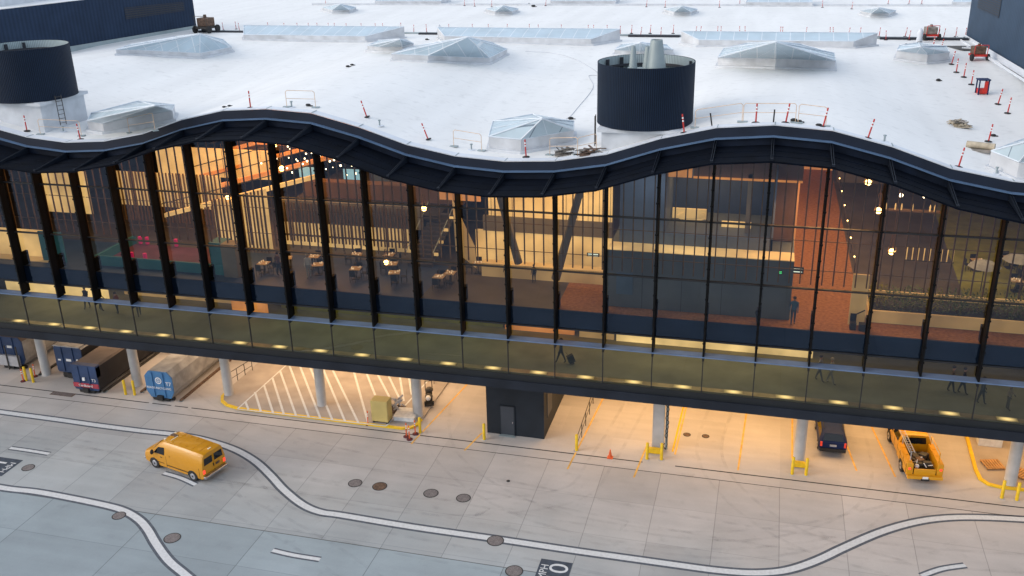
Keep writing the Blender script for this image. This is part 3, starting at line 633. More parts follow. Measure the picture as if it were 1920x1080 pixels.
# ------------------------------------------------------------------ skylights (parts of the roof)
def skylight(base, h, peak, ridge=None, mtl='skyglass', label=None, bar=True, side='skyside'):
    """base: plan points in order, h: wall height (or list), peak(s): apex points above"""
    zb = min(roofz(p.x, p.y) for p in base)-.25
    hs = h if hasattr(h, '__len__') else [h]*len(base)
    tops = [Vector((p.x, p.y, roofz(p.x, p.y)+hs[i])) for i, p in enumerate(base)]
    s = MB(); n = len(base)
    s.add([(p.x, p.y, zb) for p in base]+[tuple(t) for t in tops], [(i, (i+1) % n, n+(i+1) % n, n+i) for i in range(n)])
    o = s.build('skylight', side, T)
    c = MB(); e = [Vector((p.x, p.y)) for p in base]; cx = sum(e, Vector((0,0)))/n
    out = [(q-cx)*1.0+(q-cx).normalized()*.22+cx for q in e]
    c.prism([(q.x, q.y) for q in out], zb, [roofz(q.x, q.y)+.16 for q in out]); c.build('kerb', 'curb', o)
    gl = MB(); bars = MB()
    if ridge is None:
        gl.add([tuple(t) for t in tops]+[tuple(peak)], [(i, (i+1) % n, n) for i in range(n)])
        if bar:
            for t_ in tops: bars.tube([t_+Vector((0,0,.02)), Vector(peak)+Vector((0,0,.03))], .05, 4)
            for i in range(n):
                a_, b_ = tops[i], tops[(i+1) % n]; L_ = (b_-a_).length; k = max(1, int(L_/1.4))
                for j in range(1, k):
                    f = j/k; q = a_.lerp(b_, f); g_ = Vector(peak).lerp(a_ if f < .5 else b_, 1-2*min(f, 1-f)); bars.tube([q+Vector((0,0,.02)), g_+Vector((0,0,.02))], .022, 4)
    else:
        gl.add([tuple(t) for t in tops]+[tuple(q) for q in peak], ridge)
    gl.build('glazing', mtl, o)
    for i in range(n): bars.tube([tops[i]+Vector((0,0,.02)), tops[(i+1) % n]+Vector((0,0,.02))], .04, 4)
    bars.build('glazing_bar', 'skybar', o)
    if label: o['label'] = label
    return o
V3 = lambda p, dz: Vector((p.x, p.y, roofz(p.x, p.y)+dz))
def pk(px, py, h):                                # apex seen at px,py, h above the roof
    return RPh(px, py, h)
def RPh(px, py, h):
    z = ZM
    for _ in range(15):
        q = G(px, py, z+h); z = roofz(q.x, q.y)
    return Vector((q.x, q.y, z+h))
# near small ones
def near(pts, apex, h, ah, lb):
    b_ = [RP(*q) for q in pts]; skylight(b_, h, RPh(*apex, ah), label=lb, mtl='skyglass2')
near([(917,282),(977,288),(1075,270),(1076,252),(1000,238),(925,252)], (1017,223), .85, 2.0, 'grey glazed skylight left of the ribbed drum near the roof edge')
near([(167,247),(196,251),(326,227),(330,216),(262,208),(175,232)], (291,199), .75, 1.6, 'grey glazed skylight behind the first trough of the roof edge')
near([(1853,316),(1905,338),(2000,348),(2000,300),(1930,285)], (1945,262), .95, 2.3, 'grey glazed skylight at the right edge behind two red delineators')
# mid large ones
def mid(pts, apex, h, ah, lb): skylight([RP(*q) for q in pts], h, RPh(*apex, ah), label=lb)
mid([(735,114),(803,117),(918,121),(951,104),(925,92),(850,86),(770,100)], (877,70), .55, 2.6, 'large faceted skylight in front of the middle strip skylight')
mid([(219,104),(256,104),(376,110),(436,98),(420,84),(330,78),(245,94)], (375,64), .5, 2.3, 'large faceted skylight in front of the left penthouse')
mid([(1345,126),(1453,129),(1565,133),(1562,118),(1500,100),(1400,98),(1356,108)], (1455,79), .75, 2.6, 'large faceted skylight right of the ribbed drum')
mid([(689,96),(710,98),(755,98),(776,92),(764,85),(710,86)], (750,74), .5, 1.5, 'small faceted skylight left of the middle faceted one')
mid([(1679,112),(1737,120),(1778,116),(1772,104),(1720,97),(1685,102)], (1726,88), .75, 1.6, 'small faceted skylight beside the row of delineators')
mid([(1152,104),(1200,107),(1262,104),(1250,95),(1205,90),(1165,94)], (1200,81), .5, 1.6, 'small faceted skylight behind the ribbed drum')
for i, (cx, cy, w) in enumerate([(636,20,32),(941,23,31),(1276,24,31),(1646,27,33)]):
    mid([(cx-w,cy),(cx-w*.4,cy+5),(cx+w*.6,cy+5),(cx+w,cy),(cx+w*.4,cy-4),(cx-w*.4,cy-4)], (cx+2,cy-12), .4, 1.3, ['small far skylight, first from the left beyond the walkway','small far skylight, second from the left beyond the walkway','small far skylight, third from the left beyond the walkway','small far skylight, rightmost beyond the walkway'][i])
# strip skylights
def strip(pts, hf, hb, lb):
    b_ = [RP(*q) for q in pts]; n = len(b_); s = skylight(b_, [hf]*(n-2)+[hb, hb], [], [tuple(range(n))], label=lb); return s
def strip_w(xl0, xl1, xr0, xr1, y0, y1, hf, hb, lb, top=None):
    if top: hb = 1.15; y1 = G(*top, ZM+hb).y
    b_ = [Vector((xl0, y0, 0)), Vector((xr0, y0, 0)), Vector((xr1, y1, 0)), Vector((xl1, y1, 0))]
    skylight(b_, [hf, hf, hb, hb], [], [(0,1,2,3)], label=lb)
strip_w(-53.9, -55.4, -40.2, -37.0, 39.2, 43.8, .55, 1.75, 'long strip skylight left of the middle along the roof walkway', (600,49))
strip_w(-31.6, -33.3, -16.9, -14.6, 38.9, 43.6, .6, 1.75, 'long strip skylight in the middle along the roof walkway', (1000,53))
strip_w(-6.8, -8.6, 6.7, 8.8, 38.6, 43.6, .6, 1.85, 'long strip skylight at the right along the roof walkway', (1460,60))
for i, (a_, b_) in enumerate([((703,9),(828,9)),((1032,9),(1156,8)),((1398,12),(1522,10)),((1786,12),(1880,14))]):
    p = RP(*a_); q = RP(*b_); strip_w(p.x, p.x+.8, q.x, q.x-.4, p.y, p.y+5, .5, 1.7, ['far strip skylight, leftmost at the top edge','far strip skylight, second at the top edge','far strip skylight, third at the top edge','far strip skylight, rightmost at the top edge'][i])
# walkway line
part('roof_walkway', 'galv', [(-64,17.3,45.6,46.2,ZM+.0,ZM+.12)]); part('roof_walkway', 'curb', [(-64,60,76,76.6,ZM,ZM+.2)])
for xs_ in [(-36.6,-33.7),(-14.3,-9.2),(9.5,17.2),(-63,-56)]:
    m_ = MB(); m_.box(xs_[0],xs_[1],45.0,45.5,ZM+.0,ZM+.18); m_.build('roof_step', 'louvre', T)
# roof hatch lines / hose
def hose(pts, r, mtl, lb):
    m_ = MB(); path = smooth_path([RP(*q) for q in pts], 5); P3 = [Vector((p.x, p.y, roofz(p.x, p.y)+r)) for p in path]
    m_.tube(P3, r, 5); tag(m_.build('roof_hose', mtl), lb, 'hose')
hose([(985,97),(1030,99),(1075,110),(1112,130),(1122,140)], .018, 'curbdirty', 'thin pale hose curving over the roof behind the ribbed drum')
hose([(1119,142),(1104,143),(1112,158),(1108,172),(1085,200),(1065,222),(1040,230)], .022, 'curbdirty', 'thin pale hose winding from the ribbed drum toward the near skylight')

# ------------------------------------------------------------------ penthouses
t = thing('roof_penthouse', 'dark blue plant penthouse at the upper left of the roof', 'building')
A0, A1 = Vector((-70.6,18)), Vector((-65.4,48.6))
h = 4.6; zb = ZM-.3
m_ = MB(); m_.prism([(A0.x,A0.y),(A1.x,A1.y),(-100,48.6),(-100,18)], zb, ZM+h, top=False); m_.build('wall', 'pent', t)
m_ = MB(); m_.prism([(A0.x-.3,A0.y+.3),(A1.x-.3,A1.y-.3),(-99.7,48.3),(-99.7,18.3)], ZM+h-.5, ZM+h-.45); m_.build('roof', 'roof', t)
dd = (A1-A0).normalized(); nn = Vector((dd.y,-dd.x))
def onA(s, z, o=.03): q = A0+dd*s+nn*o; return (q.x, q.y, z)
m_ = MB(); m_.quad(onA(-1,ZM+h-.02,-.35),onA(31.2,ZM+h-.02,-.35),onA(31.2,ZM+h+.05,.06),onA(-1,ZM+h+.05,.06)); m_.build('parapet_cap', 'coping', t)
def proj_s(px, py):   # where a picture column meets the wall line
    d_ = ray(px, py); best = None
    c_ = A0-Vector((CAM.x, CAM.y)); det = d_.x*(-dd.y)+d_.y*dd.x; tt = (c_.x*(-dd.y)+c_.y*dd.x)/det; q = Vector((CAM.x,CAM.y))+Vector((d_.x,d_.y))*tt; return (q-A0).dot(dd), CAMH+d_.z*tt
s0, z0 = proj_s(236,36); s1, z1 = proj_s(346,20); _, z0t = proj_s(236,14); _, z1t = proj_s(346,3)
m_ = MB(); m_.quad(onA(s0,z0),onA(s1,z1),onA(s1,z1t),onA(s0,z0t)); lv = m_.build('louvre', 'louvre', t)
m_ = MB()
for k in range(5):
    f = (k+.5)/5; za = z0+(z0t-z0)*f; zb_ = z1+(z1t-z1)*f; m_.quad(onA(s0,za-.03,.06),onA(s1,zb_-.03,.06),onA(s1,zb_+.03,.06),onA(s0,za+.03,.06))
m_.build('blade', 'pent', lv)
m_ = MB(); m_.quad(onA(-1,ZM-.2,.08),onA(31,ZM-.2,.08),onA(31,ZM+.35,.08),onA(-1,ZM+.35,.08)); m_.build('base_flashing', 'galv', t)
# a lower white block on its roof with a dark louvre
m_ = MB(); m_.box(-90,-76,30,44,ZM+h-.5,ZM+h+1.1); m_.build('stair_block', 'curb', t)
t = thing('roof_penthouse', 'slate blue plant penthouse at the upper right with a louvre', 'building')
B_0, B_1 = Vector((19.0,8)), Vector((17.3,47.1)); h2 = 5.3
m_ = MB(); m_.prism([(B_0.x,B_0.y),(B_1.x,B_1.y),(45,47.1),(45,8)], zb, ZM+h2, top=False); m_.build('wall', 'pent2', t)
m_ = MB(); m_.prism([(B_0.x+.3,B_0.y+.3),(B_1.x+.3,B_1.y-.3),(44.7,46.8),(44.7,8.3)], ZM+h2-.4, ZM+h2-.35); m_.build('roof', 'roof', t)
dB = (B_1-B_0).normalized(); nB = Vector((-dB.y,dB.x))
def onB(s, z, o=.03): q = B_0+dB*s+nB*o; return (q.x, q.y, z)
m_ = MB(); m_.quad(onB(-1,ZM+h2-.02,-.4),onB(39.2,ZM+h2-.02,-.4),onB(39.2,ZM+h2+.06,.08),onB(-1,ZM+h2+.06,.08)); m_.build('parapet_cap', 'skybar', t)
m_ = MB(); lv = MB()
s_a, s_b = 28.5, 36.5
lv.quad(onB(s_a,ZM+2.9),onB(s_b,ZM+2.9),onB(s_b,ZM+4.5),onB(s_a,ZM+4.5)); lo = lv.build('louvre', 'louvre', t)
for k in range(8): m_.quad(onB(s_a,ZM+2.95+k*.2,.07),onB(s_b,ZM+2.95+k*.2,.07),onB(s_b,ZM+3.02+k*.2,.07),onB(s_a,ZM+3.02+k*.2,.07))
m_.build('blade', 'pent2', lo)
m_ = MB(); m_.quad(onB(-1,ZM-.3,.1),onB(39.2,ZM-.3,.1),onB(39.2,ZM+.25,.1),onB(-1,ZM+.25,.1)); m_.quad(onB(-1,ZM-.1,.9),onB(39.2,ZM-.1,.9),onB(39.2,ZM+.12,.9),onB(-1,ZM+.12,.9)); m_.build('base_flashing', 'coping', t)

# ------------------------------------------------------------------ ribbed drums on the roof
def drum(cx, cy, z0, h, r, label, stacks, lad):
    t = thing('ventilation_drum', label, 'vent', (cx, cy, z0))
    m_ = MB(); m_.lathe([(r-.3,0),(r,0),(r,h),(r-.05,h)], 96); m_.build('ribbed_shell', 'tank', t, smooth=30)
    m_ = MB(); m_.lathe([(r-.06,h-.01),(r-.1,h-1.9),(r-1.0,h-1.9)], 96); m_.build('liner', 'tankin', t, smooth=30)
    m_ = MB(); m_.lathe([(r-.12,h-.5),(r-.32,h-.48),(r-.34,h-.62),(r-.12,h-.64)], 48)
    for a in (.35,2.3,2.75): m_.cbox(((r-.2)*math.cos(a),(r-.2)*math.sin(a),h-.95),(.12,.2,1.7),rz=a)
    m_.build('inner_frame', 'louvre', t)
    m_ = MB(); m_.add([(0,0,h-1.9)]+[((r-.05)*math.cos(i*math.pi/16),(r-.05)*math.sin(i*math.pi/16),h-1.9) for i in range(32)],[(0,1+i,1+(i+1)%32) for i in range(32)]); m_.build('deck', 'galv', t)
    m_ = MB(); m_.add([(0,0,.02)]+[((r-.01)*math.cos(i*math.pi/24),(r-.01)*math.sin(i*math.pi/24),.02) for i in range(48)],[(0,1+i,1+(i+1)%48) for i in range(48)]); m_.build('underside', 'louvre', t)
    m_ = MB(); m_.box(-r*.78,r*.78,-r*.78,r*.78,-2.2,.0); m_.box(-r*.86,r*.86,-r*.86,r*.86,-.22,-.02); m_.build('plinth', 'curb', t)
    for (sx, sy, rb, rt, hh, z) in stacks:
        m_ = MB(); m_.lathe([(rb*1.0,z-.6),(rb,z),(rb+.08,z),(rb+.08,z+.08),(rb,z+.1),(rt,z+hh),(rt-.04,z+hh),(rt-.06,z+hh-.5)], 28, (sx, sy)); m_.build('exhaust_stack', 'galv', t, smooth=40)
    if stacks:
        m_ = MB(); m_.box(-1.2,.9,-.9,.9,h-1.9,h-.5); m_.build('fan_housing', 'galv', t, bevel=.04)
    m_ = MB(); a = lad; lx, ly = (r+.12)*math.cos(a), (r+.12)*math.sin(a); tx, ty = -math.sin(a), math.cos(a)
    for s in (-.22, .22): m_.tube([(lx+tx*s,ly+ty*s,.3),(lx+tx*s,ly+ty*s,-1.75)], .03, 5)
    for k in range(7): m_.tube([(lx-tx*.22,ly-ty*.22,-1.6+k*.3),(lx+tx*.22,ly+ty*.22,-1.6+k*.3)], .02, 5)
    m_.build('ladder', 'railgrey', t)
    return t
q0 = FP(1210,247,.75); q1 = FP(1210,129,.75); RD = 2.82
drum(-7.15, .75+RD, q0.z, q1.z-q0.z, RD, 'round ribbed charcoal drum with metal stacks beside the crest of the roof edge', [(.55,.1,.62,.34,1.95,q1.z-q0.z-.75),(-.72,-.35,.28,.12,1.65,q1.z-q0.z-.75),(-.05,.95,.30,.16,1.3,q1.z-q0.z-.6)], math.pi*1.02)
q2 = FP(60,198,.9); q3 = FP(60,93,.9)
drum(G(35,190,q2.z).x-.35, 4.1, q2.z, q1.z-q0.z, 2.9, 'round ribbed charcoal drum at the left edge of the roof', [], -.35)

# ------------------------------------------------------------------ delineators
def make_delin(name, lb, loc, zone='roof', rot=(0,0,0)):
    t = thing(name, lb, 'delineator', loc); t.rotation_euler = rot
    m_ = MB(); m_.lathe([(.0,.09),(.10,.085),(.22,.05),(.23,.0),(0,0)], 8); m_.build('base', 'black' if zone == 'roof' else 'maroon', t)
    m_ = MB(); m_.lathe([(.043,.07),(.043,1.05),(.036,1.09),(0,1.10)], 8); m_.build('post', 'orange' if zone != 'roof' else M['roofred'], t, smooth=40)
    m_ = MB(); m_.lathe([(.045,.66),(.048,.66),(.048,.75),(.045,.75)], 8); m_.build('reflective_band', 'reflect', t)
    m_ = MB(); m_.lathe([(.045,.83),(.048,.83),(.048,.92),(.045,.92)], 8); m_.build('reflective_band', 'reflect', t)
    return t
M['roofred'] = mat('delineator_red', (.46, .03, .025), .5, 0, .1, 5)
roof_near = [(51,247,0,'red delineator nearest the ladder of the left drum'),(151,262,-4,'red delineator between the left drum and the near skylight'),(470,203,0,'lone red delineator at the top of the left roof crest'),
 (688,220,-17,'tilted red delineator on the slope right of the left crest'),(803,262,-20,'tilted red delineator above the middle trough'),(986.5,295,-3,'red delineator in front of the near middle skylight'),
 (1283,250,-8,'red delineator standing against the ribbed drum'),(1417,231,0,'red delineator between two pale guard rails on the crest'),(1473,231,7,'red delineator by the black sandbags on the crest'),
 (1543,239,9,'red delineator at the end of the guard rails'),(1627,260,12,'tilted red delineator alone right of the crest'),(1797,314,8,'red delineator by the coping left of the right skylight'),
 (1895,323,-8,'left of the pair of red delineators by the right skylight'),(1913,326,-6,'right of the pair of red delineators by the right skylight'),(1853,266,5,'red delineator next to a small black clamp'),
 (1784,121,8,'first red delineator below the small right skylight'),(1793,136,0,'second red delineator below the small right skylight'),(1807,145,2,'third red delineator below the small right skylight'),(1821,159,2,'fourth red delineator below the small right skylight'),
 (1871,196,8,'red delineator right of the blue and red cage, upper one'),(1889,213,4,'red delineator right of the blue and red cage, lower one'),(1749,93,2,'red delineator behind the small right skylight, left one'),(1763,97,8,'red delineator behind the small right skylight, right one')]
D0 = None
for (px, py, tilt, lb) in roof_near:
    q = RP(px, py); rot = (0, R(tilt), 0)
    if D0 is None: D0 = make_delin('delineator', lb, q, 'roof', rot); D0['group'] = 'delineators along the near roof'
    else: dup(D0, q, label=lb, rot=rot)
row1 = [(373,55),(419,57),(443,55),(449,58),(752,58),(776,62),(800,61),(830,66),(842,61),(1163,65),(1184,63),(1201,67),(1219,63),(1239,68),(1262,63),(1648,69),(1661,75),(1697,69),(1704,75),(1758,73),(1769,71),(1792,69),(1810,70)]
row1b = [(504,53),(533,54),(559,54),(580,54),(596,54),(617,54),(628,54),(651,55),(679,55),(705,55),(719,55),(886,57),(917,57),(950,57),(992,57),(1010,58),(1053,58),(1103,59),(1113,59),(1139,59),(1304,62),(1312,62),(1345,62),(1351,62),(1387,62),(1397,62),(1463,63),(1467,63),(1510,64),(1556,64),(1562,64),(1590,65),(1612,65)]
row2 = [(611,9),(871,11),(890,12),(922,13),(1023,11),(1212,13),(1247,14),(1349,14),(1387,8),(1542,14),(1597,17),(1665,8),(1704,8),(1728,8)]
for i, (px, py) in enumerate(row1+row1b):
    q = RP(px, py+(4 if i >= len(row1) else 0)); r_ = dup(D0, q, label='small red delineator standing in the row along the far roof walkway', group='delineators along the roof walkway', rot=(0, R(random.uniform(-5,8)), 0)); r_.scale = (.8,.8,.8)
for (px, py) in row2: r_ = dup(D0, RP(px, py), label='tiny red delineator in the farthest row at the top of the roof', group='delineators in the farthest row', rot=(0, R(random.uniform(-4,6)), 0)); r_.scale = (.75,.75,.75)
# black posts by the crest rails
for i, (px, py, tl, lb) in enumerate([(1450,231,1,'short black post between the guard rails on the crest'),(1335,237,-10,'tilted short black post left of the guard rails')]):
    q = RP(px, py); t = thing('roof_post', lb, 'post', q); t.rotation_euler = (0, R(tl), 0)
    m_ = MB(); m_.lathe([(.04,.0),(.04,.75),(0,.76)], 8); m_.build('post', 'black', t); m_ = MB(); m_.lathe([(0,.03),(.10,.02),(.12,0)], 8); m_.build('base', 'palegrey', t)
# vent pipes
for (px, py, lb) in [(712,236,'small pale vent pipe between the tilted delineators'),(884,281,'small pale vent pipe beside the guard rail in the trough'),(547,201,'small pale vent pipe under the guard rail on the left crest'),(119,247,'small pale vent pipe near the left guard rail'),(1658,266,'small pale vent pipe right of the crest'),(1868,326,'small pale vent pipe left of the paired delineators')]:
    q = RP(px, py); t = thing('vent_pipe', lb, 'vent pipe', q, 0, 'vent pipes on the roof'); m_ = MB(); m_.lathe([(.05,0),(.05,.32),(.09,.32),(.09,.38),(0,.40)], 10); m_.build('pipe', 'galv', t)
    m_ = MB(); m_.lathe([(0,.035),(.22,.03),(.26,0)], 12); m_.build('flashing', 'coping', t)
# guard rails
def guard(p, q, lb, h=1.05, mtl='railyellow'):
    a = RP(*p); b = RP(*q); ln = (Vector((b.x,b.y))-Vector((a.x,a.y))).length; ang = math.atan2(b.y-a.y, b.x-a.x)
    t = thing('guard_rail', lb, 'guard rail', a, ang, 'portable guard rails on the roof'); dz = b.z-a.z
    m_ = MB(); m_.tube([(0,0,.04),(0,0,h-.1),(.1,0,h),(ln-.1,0,h+dz),(ln,0,h-.1+dz),(ln,0,.04+dz)], .019, 6); m_.tube([(0,0,h*.52),(ln,0,h*.52+dz)], .016, 6); m_.build('frame', mtl, t)
    for x, z in ((0,0),(ln,dz)):
        m_ = MB(); m_.cbox((x,0,z+.03),(.5,.34,.05)); m_.build('foot_plate', 'galv', t, bevel=.01)
for a_, b_, lb in [((1303,240),(1391,229),'pale guard rail next to the ribbed drum'),((1393,229),(1491,230),'pale guard rail over the middle of the crest'),((1496,231),(1548,237),'pale guard rail at the right end of the crest group'),
    ((851,275),(903,283),'pale guard rail above the middle trough'),((538,201),(592,202),'pale guard rail on top of the left crest'),((1031,291),(1083,291),'pale guard rail in front of the near middle skylight'),((1083,291),(1118,284),'pale guard rail beside the scrap pile'),
    ((76,252),(153,255),'pale guard rail by the left drum'),((243,250),(291,245),'pale guard rail in front of the left near skylight')]:
    guard(a_, b_, lb)
# scrap, pallets, carts on the roof
def scrap(px, py, w, d_, n, lb, cat='debris', mt=('scrapwood','debris')):
    q = RP(px, py); t = thing('scrap_pile', lb, cat, q); rr_ = random.Random(px)
    m_ = MB(); k = MB()
    m_.cbox((0,0,.04),(w*.9,d_*.9,.05), rz=.2)
    for i in range(n):
        (m_ if i % 2 else k).cbox((rr_.uniform(-w/3,w/3), rr_.uniform(-d_/3,d_/3), .08+rr_.random()*.3), (rr_.uniform(.6,w*.8), rr_.uniform(.05,.14), .04), rz=rr_.uniform(-1.3,1.3), ry=rr_.uniform(-.2,.2))
    m_.build('boards', mt[0], t); k.build('offcuts', mt[1], t)
scrap(1797,236,1.4,1.5,26,'heap of scrap boards lying on the white roof')
scrap(1108,289,1.5,1.3,16,'rusty grating and scrap beside the guard rail', mt=('rust','debris'))
scrap(1060,290,1.4,.8,14,'grey cable and scrap heap in front of the near skylight', mt=('debris','railgrey'))
q = RP(1836,282); t = thing('rolled_membrane', 'pale roll lying on a grey pallet on the roof', 'roll', q, R(-30)); m_ = MB(); m_.cone((-.75,.0,.26),(.75,.25,.26),.2,.2,14); m_.build('roll', M['scrapwood'], t, smooth=40)
m_ = MB(); [m_.cbox((0,-.5+i*.2,.06),(1.5,.12,.05)) for i in range(6)]; m_.build('pallet', 'debris', t)
q = RP(1803,90); t = thing('dark_tarp', 'dark tarp spread on the roof by the right penthouse', 'tarp', q); m_ = MB()
m_.quad((-1.4,1.2,.02),(-.2,-1.4,.02),(2.2,-1.3,.02),(2.1,1.5,.02)); m_.build('sheet', 'railgrey', t); m_ = MB(); m_.cbox((1.0,.3,.1),(1.2,.3,.12),rz=.5); m_.cbox((.4,-.5,.08),(.9,.2,.1),rz=-.3); m_.build('bundle', 'coping', t)
def cart(px, py, lb, body, sc_=1.0, kind=0):
    q = RP(px, py); t = thing('roof_cart', lb, 'cart', q, R(10 if kind else -5)); s = sc_
    for sx in (-.55, .55):
        for sy in ((-.45,) if kind else (-.45,.45)):
            m_ = MB(); m_.cone((sx*s-.09,sy*s,.24*s),(sx*s+.09,sy*s,.24*s),.24*s,.24*s,12); m_.build('wheel', 'black', t)
    m_ = MB(); m_.box(-.5*s,.5*s,-.5*s,.45*s,.28*s,.42*s); m_.tube([(-.45*s,-.5*s,.4*s),(-.45*s,-.6*s,1.1*s),(.45*s,-.6*s,1.1*s),(.45*s,-.5*s,.4*s)],.03,6); m_.build('chassis', 'red' if kind else 'railgrey', t)
    m_ = MB(); m_.box(-.42*s,.42*s,-.35*s,.4*s,.43*s,.95*s); m_.cone((0,0,.95*s),(0,0,1.15*s),.12*s,.10*s,10); m_.build('engine_box', body, t, bevel=.03)
cart(388,61,'brown generator cart by the corner of the left penthouse','rust',1.7,0)
cart(1743,74,'red and black machine cart among the walkway delineators','debris',1.2,1)
cart(1832,112,'brown box cart with black wheels by the right penthouse','rust',1.15,1)
q = RP(1840,176); t = thing('wheeled_cage', 'small blue and red frame cage on the roof', 'cage', q, R(8)); m_ = MB()
for sx in (-.32,.32):
    for sy in (-.3,.3): m_.box(sx-.04,sx+.04,sy-.04,sy+.04,0,1.0)
m_.build('posts', 'navy', t); m_ = MB(); m_.box(-.4,.4,-.38,.38,1.0,1.08); m_.build('top_panel', 'navy', t); m_ = MB(); m_.box(-.3,.3,-.25,.25,.05,.4); m_.box(.05,.3,-.3,-.2,.1,.95); m_.build('red_load', 'red', t)
for (px, py, lb) in [(1332,78,'white wrapped bundle beside the walkway near the small right skylight')]: pass
q = RP(1723,80); t = thing('wrapped_figure_stand', 'white draped stand in front of the roof walkway', 'stand', q); m_ = MB(); m_.lathe([(.30,.0),(.24,.5),(.28,.9),(.12,1.25),(0,1.3)],10); m_.build('drape','coping',t,smooth=60)
m_ = MB(); m_.cbox((0,-.4,.06),(.4,.3,.12)); m_.build('foot_weight','black',t)
q = RP(825,62); t = thing('sandwich_board', 'white trestle leaning beside the walkway delineators', 'trestle', q); m_ = MB(); m_.tube([(-.4,0,0),(0,0,.9),(.4,0,0)],.05,5); m_.tube([(-.25,0,.35),(.25,0,.35)],.04,5); m_.build('frame','coping',t)
for i, (px, py, sz, lb) in enumerate([(1070,224,.35,'black clamp at the end of the winding hose'),(420,202,.22,'small black weight on the left crest, left one'),(430,200,.22,'small black weight on the left crest, right one'),(652,126,.3,'small black roof drain left of the middle slope'),(660,123,.28,'small black roof drain beside its twin'),(800,75,.3,'small black drain behind the middle faceted skylight'),(1759,152,.35,'black roof drain in the right valley'),(1862,256,.3,'small black clamp by a delineator'),(1488,228,.35,'black sandbag at the foot of the middle guard rail, left one'),(1498,230,.3,'black sandbag at the foot of the middle guard rail, right one'),(1535,237,.3,'dark grey sandbag near the last guard rail'),(578,199,.3,'dark bucket at the foot of the left crest rail'),(1000,13,.5,'dark scrap heap on the far roof'),(992,8,.3,'small dark drain on the far roof'),(1699,85,.3,'small dark drain left of the small right skylight')]):
    q = RP(px, py); t = thing('roof_weight' if 'sand' in lb or 'weight' in lb or 'clamp' in lb else 'roof_drain', lb, 'weight' if 'sand' in lb or 'weight' in lb or 'clamp' in lb else 'drain', q, random.random())
    m_ = MB(); m_.sphere((0,0,sz*.28),sz*.6,0,10,(1,.7,.45)); m_.build('body','black',t,smooth=60); m_ = MB(); m_.cbox((sz*.5,0,.03),(sz*.9,sz*.5,.05)); m_.build('strap','railgrey',t)

# ================================================================== UNDER THE BUILDING
# utility room
t = thing('utility_room', 'charcoal utility room with a grey door under the building', 'room', (0,0,0))
m_ = MB(); m_.box(-17.25,-13.2,2.3,9.2,.02,ZB-.02); m_.build('wall', 'charcoal', t)
m_ = MB(); m_.box(-16.25,-15.3,2.24,2.30,.08,2.25); dr = m_.build('door', 'door', t)
m_ = MB(); m_.box(-16.32,-16.25,2.22,2.30,.05,2.3); m_.box(-15.3,-15.23,2.22,2.3,.05,2.3); m_.box(-16.25,-15.3,2.22,2.3,2.25,2.32); m_.build('frame', 'charcoal', dr)
m_ = MB(); m_.box(-15.42,-15.36,2.18,2.24,1.0,1.15); m_.build('handle', 'chrome', dr)
m_ = MB(); m_.box(-16.32,-15.23,2.0,2.3,.02,.06); m_.build('threshold', 'galv', t)
m_ = MB(); m_.box(-13.2,-13.16,3.2,4.6,1.2,3.4); m_.build('side_panel', 'door', t)
# bollards
def make_bollard(loc, lb, h=1.25):
    t = thing('bollard', lb, 'bollard', loc, 0, 'yellow steel bollards'); m_ = MB(); m_.lathe([(.10,0),(.10,h-.05),(.07,h-.01),(0,h)], 14); m_.build('post', 'yellow', t, smooth=50)
    m_ = MB(); m_.lathe([(0,.012),(.2,.010),(.22,0)], 12); m_.build('footing', 'palegrey', t); return t
bl = [(63,717,'yellow bollard left of the leftmost column, next to an orange delineator'),(50,714,'yellow bollard behind the orange delineator at the left'),(236,740,'left one of the two yellow bollards beside the blue container'),(253,741,'right one of the two yellow bollards beside the blue container'),
      (788,812,'short yellow bollard at the corner of the hatched island'),(908,824,'yellow bollard left of the charcoal utility room'),(1081,845,'yellow bollard at the end of the long handrail'),(1213,861,'yellow bollard left of the hose column'),(1240,862,'yellow bollard right of the hose column'),
      (1485,889,'left yellow bollard in front of the column beside the navy car'),(1511,891,'right yellow bollard in front of the column beside the navy car'),(1878,934,'left yellow bollard in front of the rightmost column'),(1906,938,'right yellow bollard in front of the rightmost column')]
b0 = None
for px, py, lb in bl:
    q = G(px, py)
    if b0 is None: b0 = make_bollard(q, lb)
    else: dup(b0, q, label=lb)
for i, (a_, b_, lb) in enumerate([((1213,850),(1240,850),'yellow bar between the bollards at the hose column'),((1485,876),(1511,876),'yellow bar between the bollards beside the navy car')]):
    a1 = G(*a_); b1 = G(*b_); t = thing('bumper_bar', lb, 'bumper bar', a1); m_ = MB(); m_.box(0.05,(b1-a1).x-.05,-.0,.35,.02,.32); m_.build('bar', 'yellow', t, bevel=.04); m_ = MB(); m_.box(.1,(b1-a1).x-.1,.05,.3,.32,.36); m_.build('cap', 'yellow', t)
# ground delineators and cone
gd = [(44,715,'tall orange and white delineator in front of the left bollards'),(66,706,'red delineator left of the leftmost column'),(80,698,'red delineator right of the leftmost column, left one'),(88,700,'red delineator right of the leftmost column, right one'),
      (690,796,'red and white delineator beside the beige cabinet'),(762,819,'left delineator of three by the island corner'),(768,824,'front delineator of three by the island corner'),(779,814,'right delineator of three by the island corner')]
g0 = None
for px, py, lb in gd:
    q = G(px, py)
    if g0 is None: g0 = make_delin('delineator', lb, q, 'ground'); g0['group'] = 'orange delineators on the ground'
    else: dup(g0, q, label=lb, rot=(0, R(random.uniform(-2,2)), 0))
q = G(1144,858); t = thing('traffic_cone', 'small orange traffic cone alone in an empty bay', 'traffic cone', q); m_ = MB(); m_.lathe([(.14,.03),(.03,.62),(0,.63)],14); m_.build('cone','orange',t,smooth=50)
m_ = MB(); m_.cbox((0,0,.02),(.38,.38,.04)); m_.build('base','orange',t); m_ = MB(); m_.lathe([(.082,.33),(.055,.47)],14); m_.build('reflective_band','reflect',t)
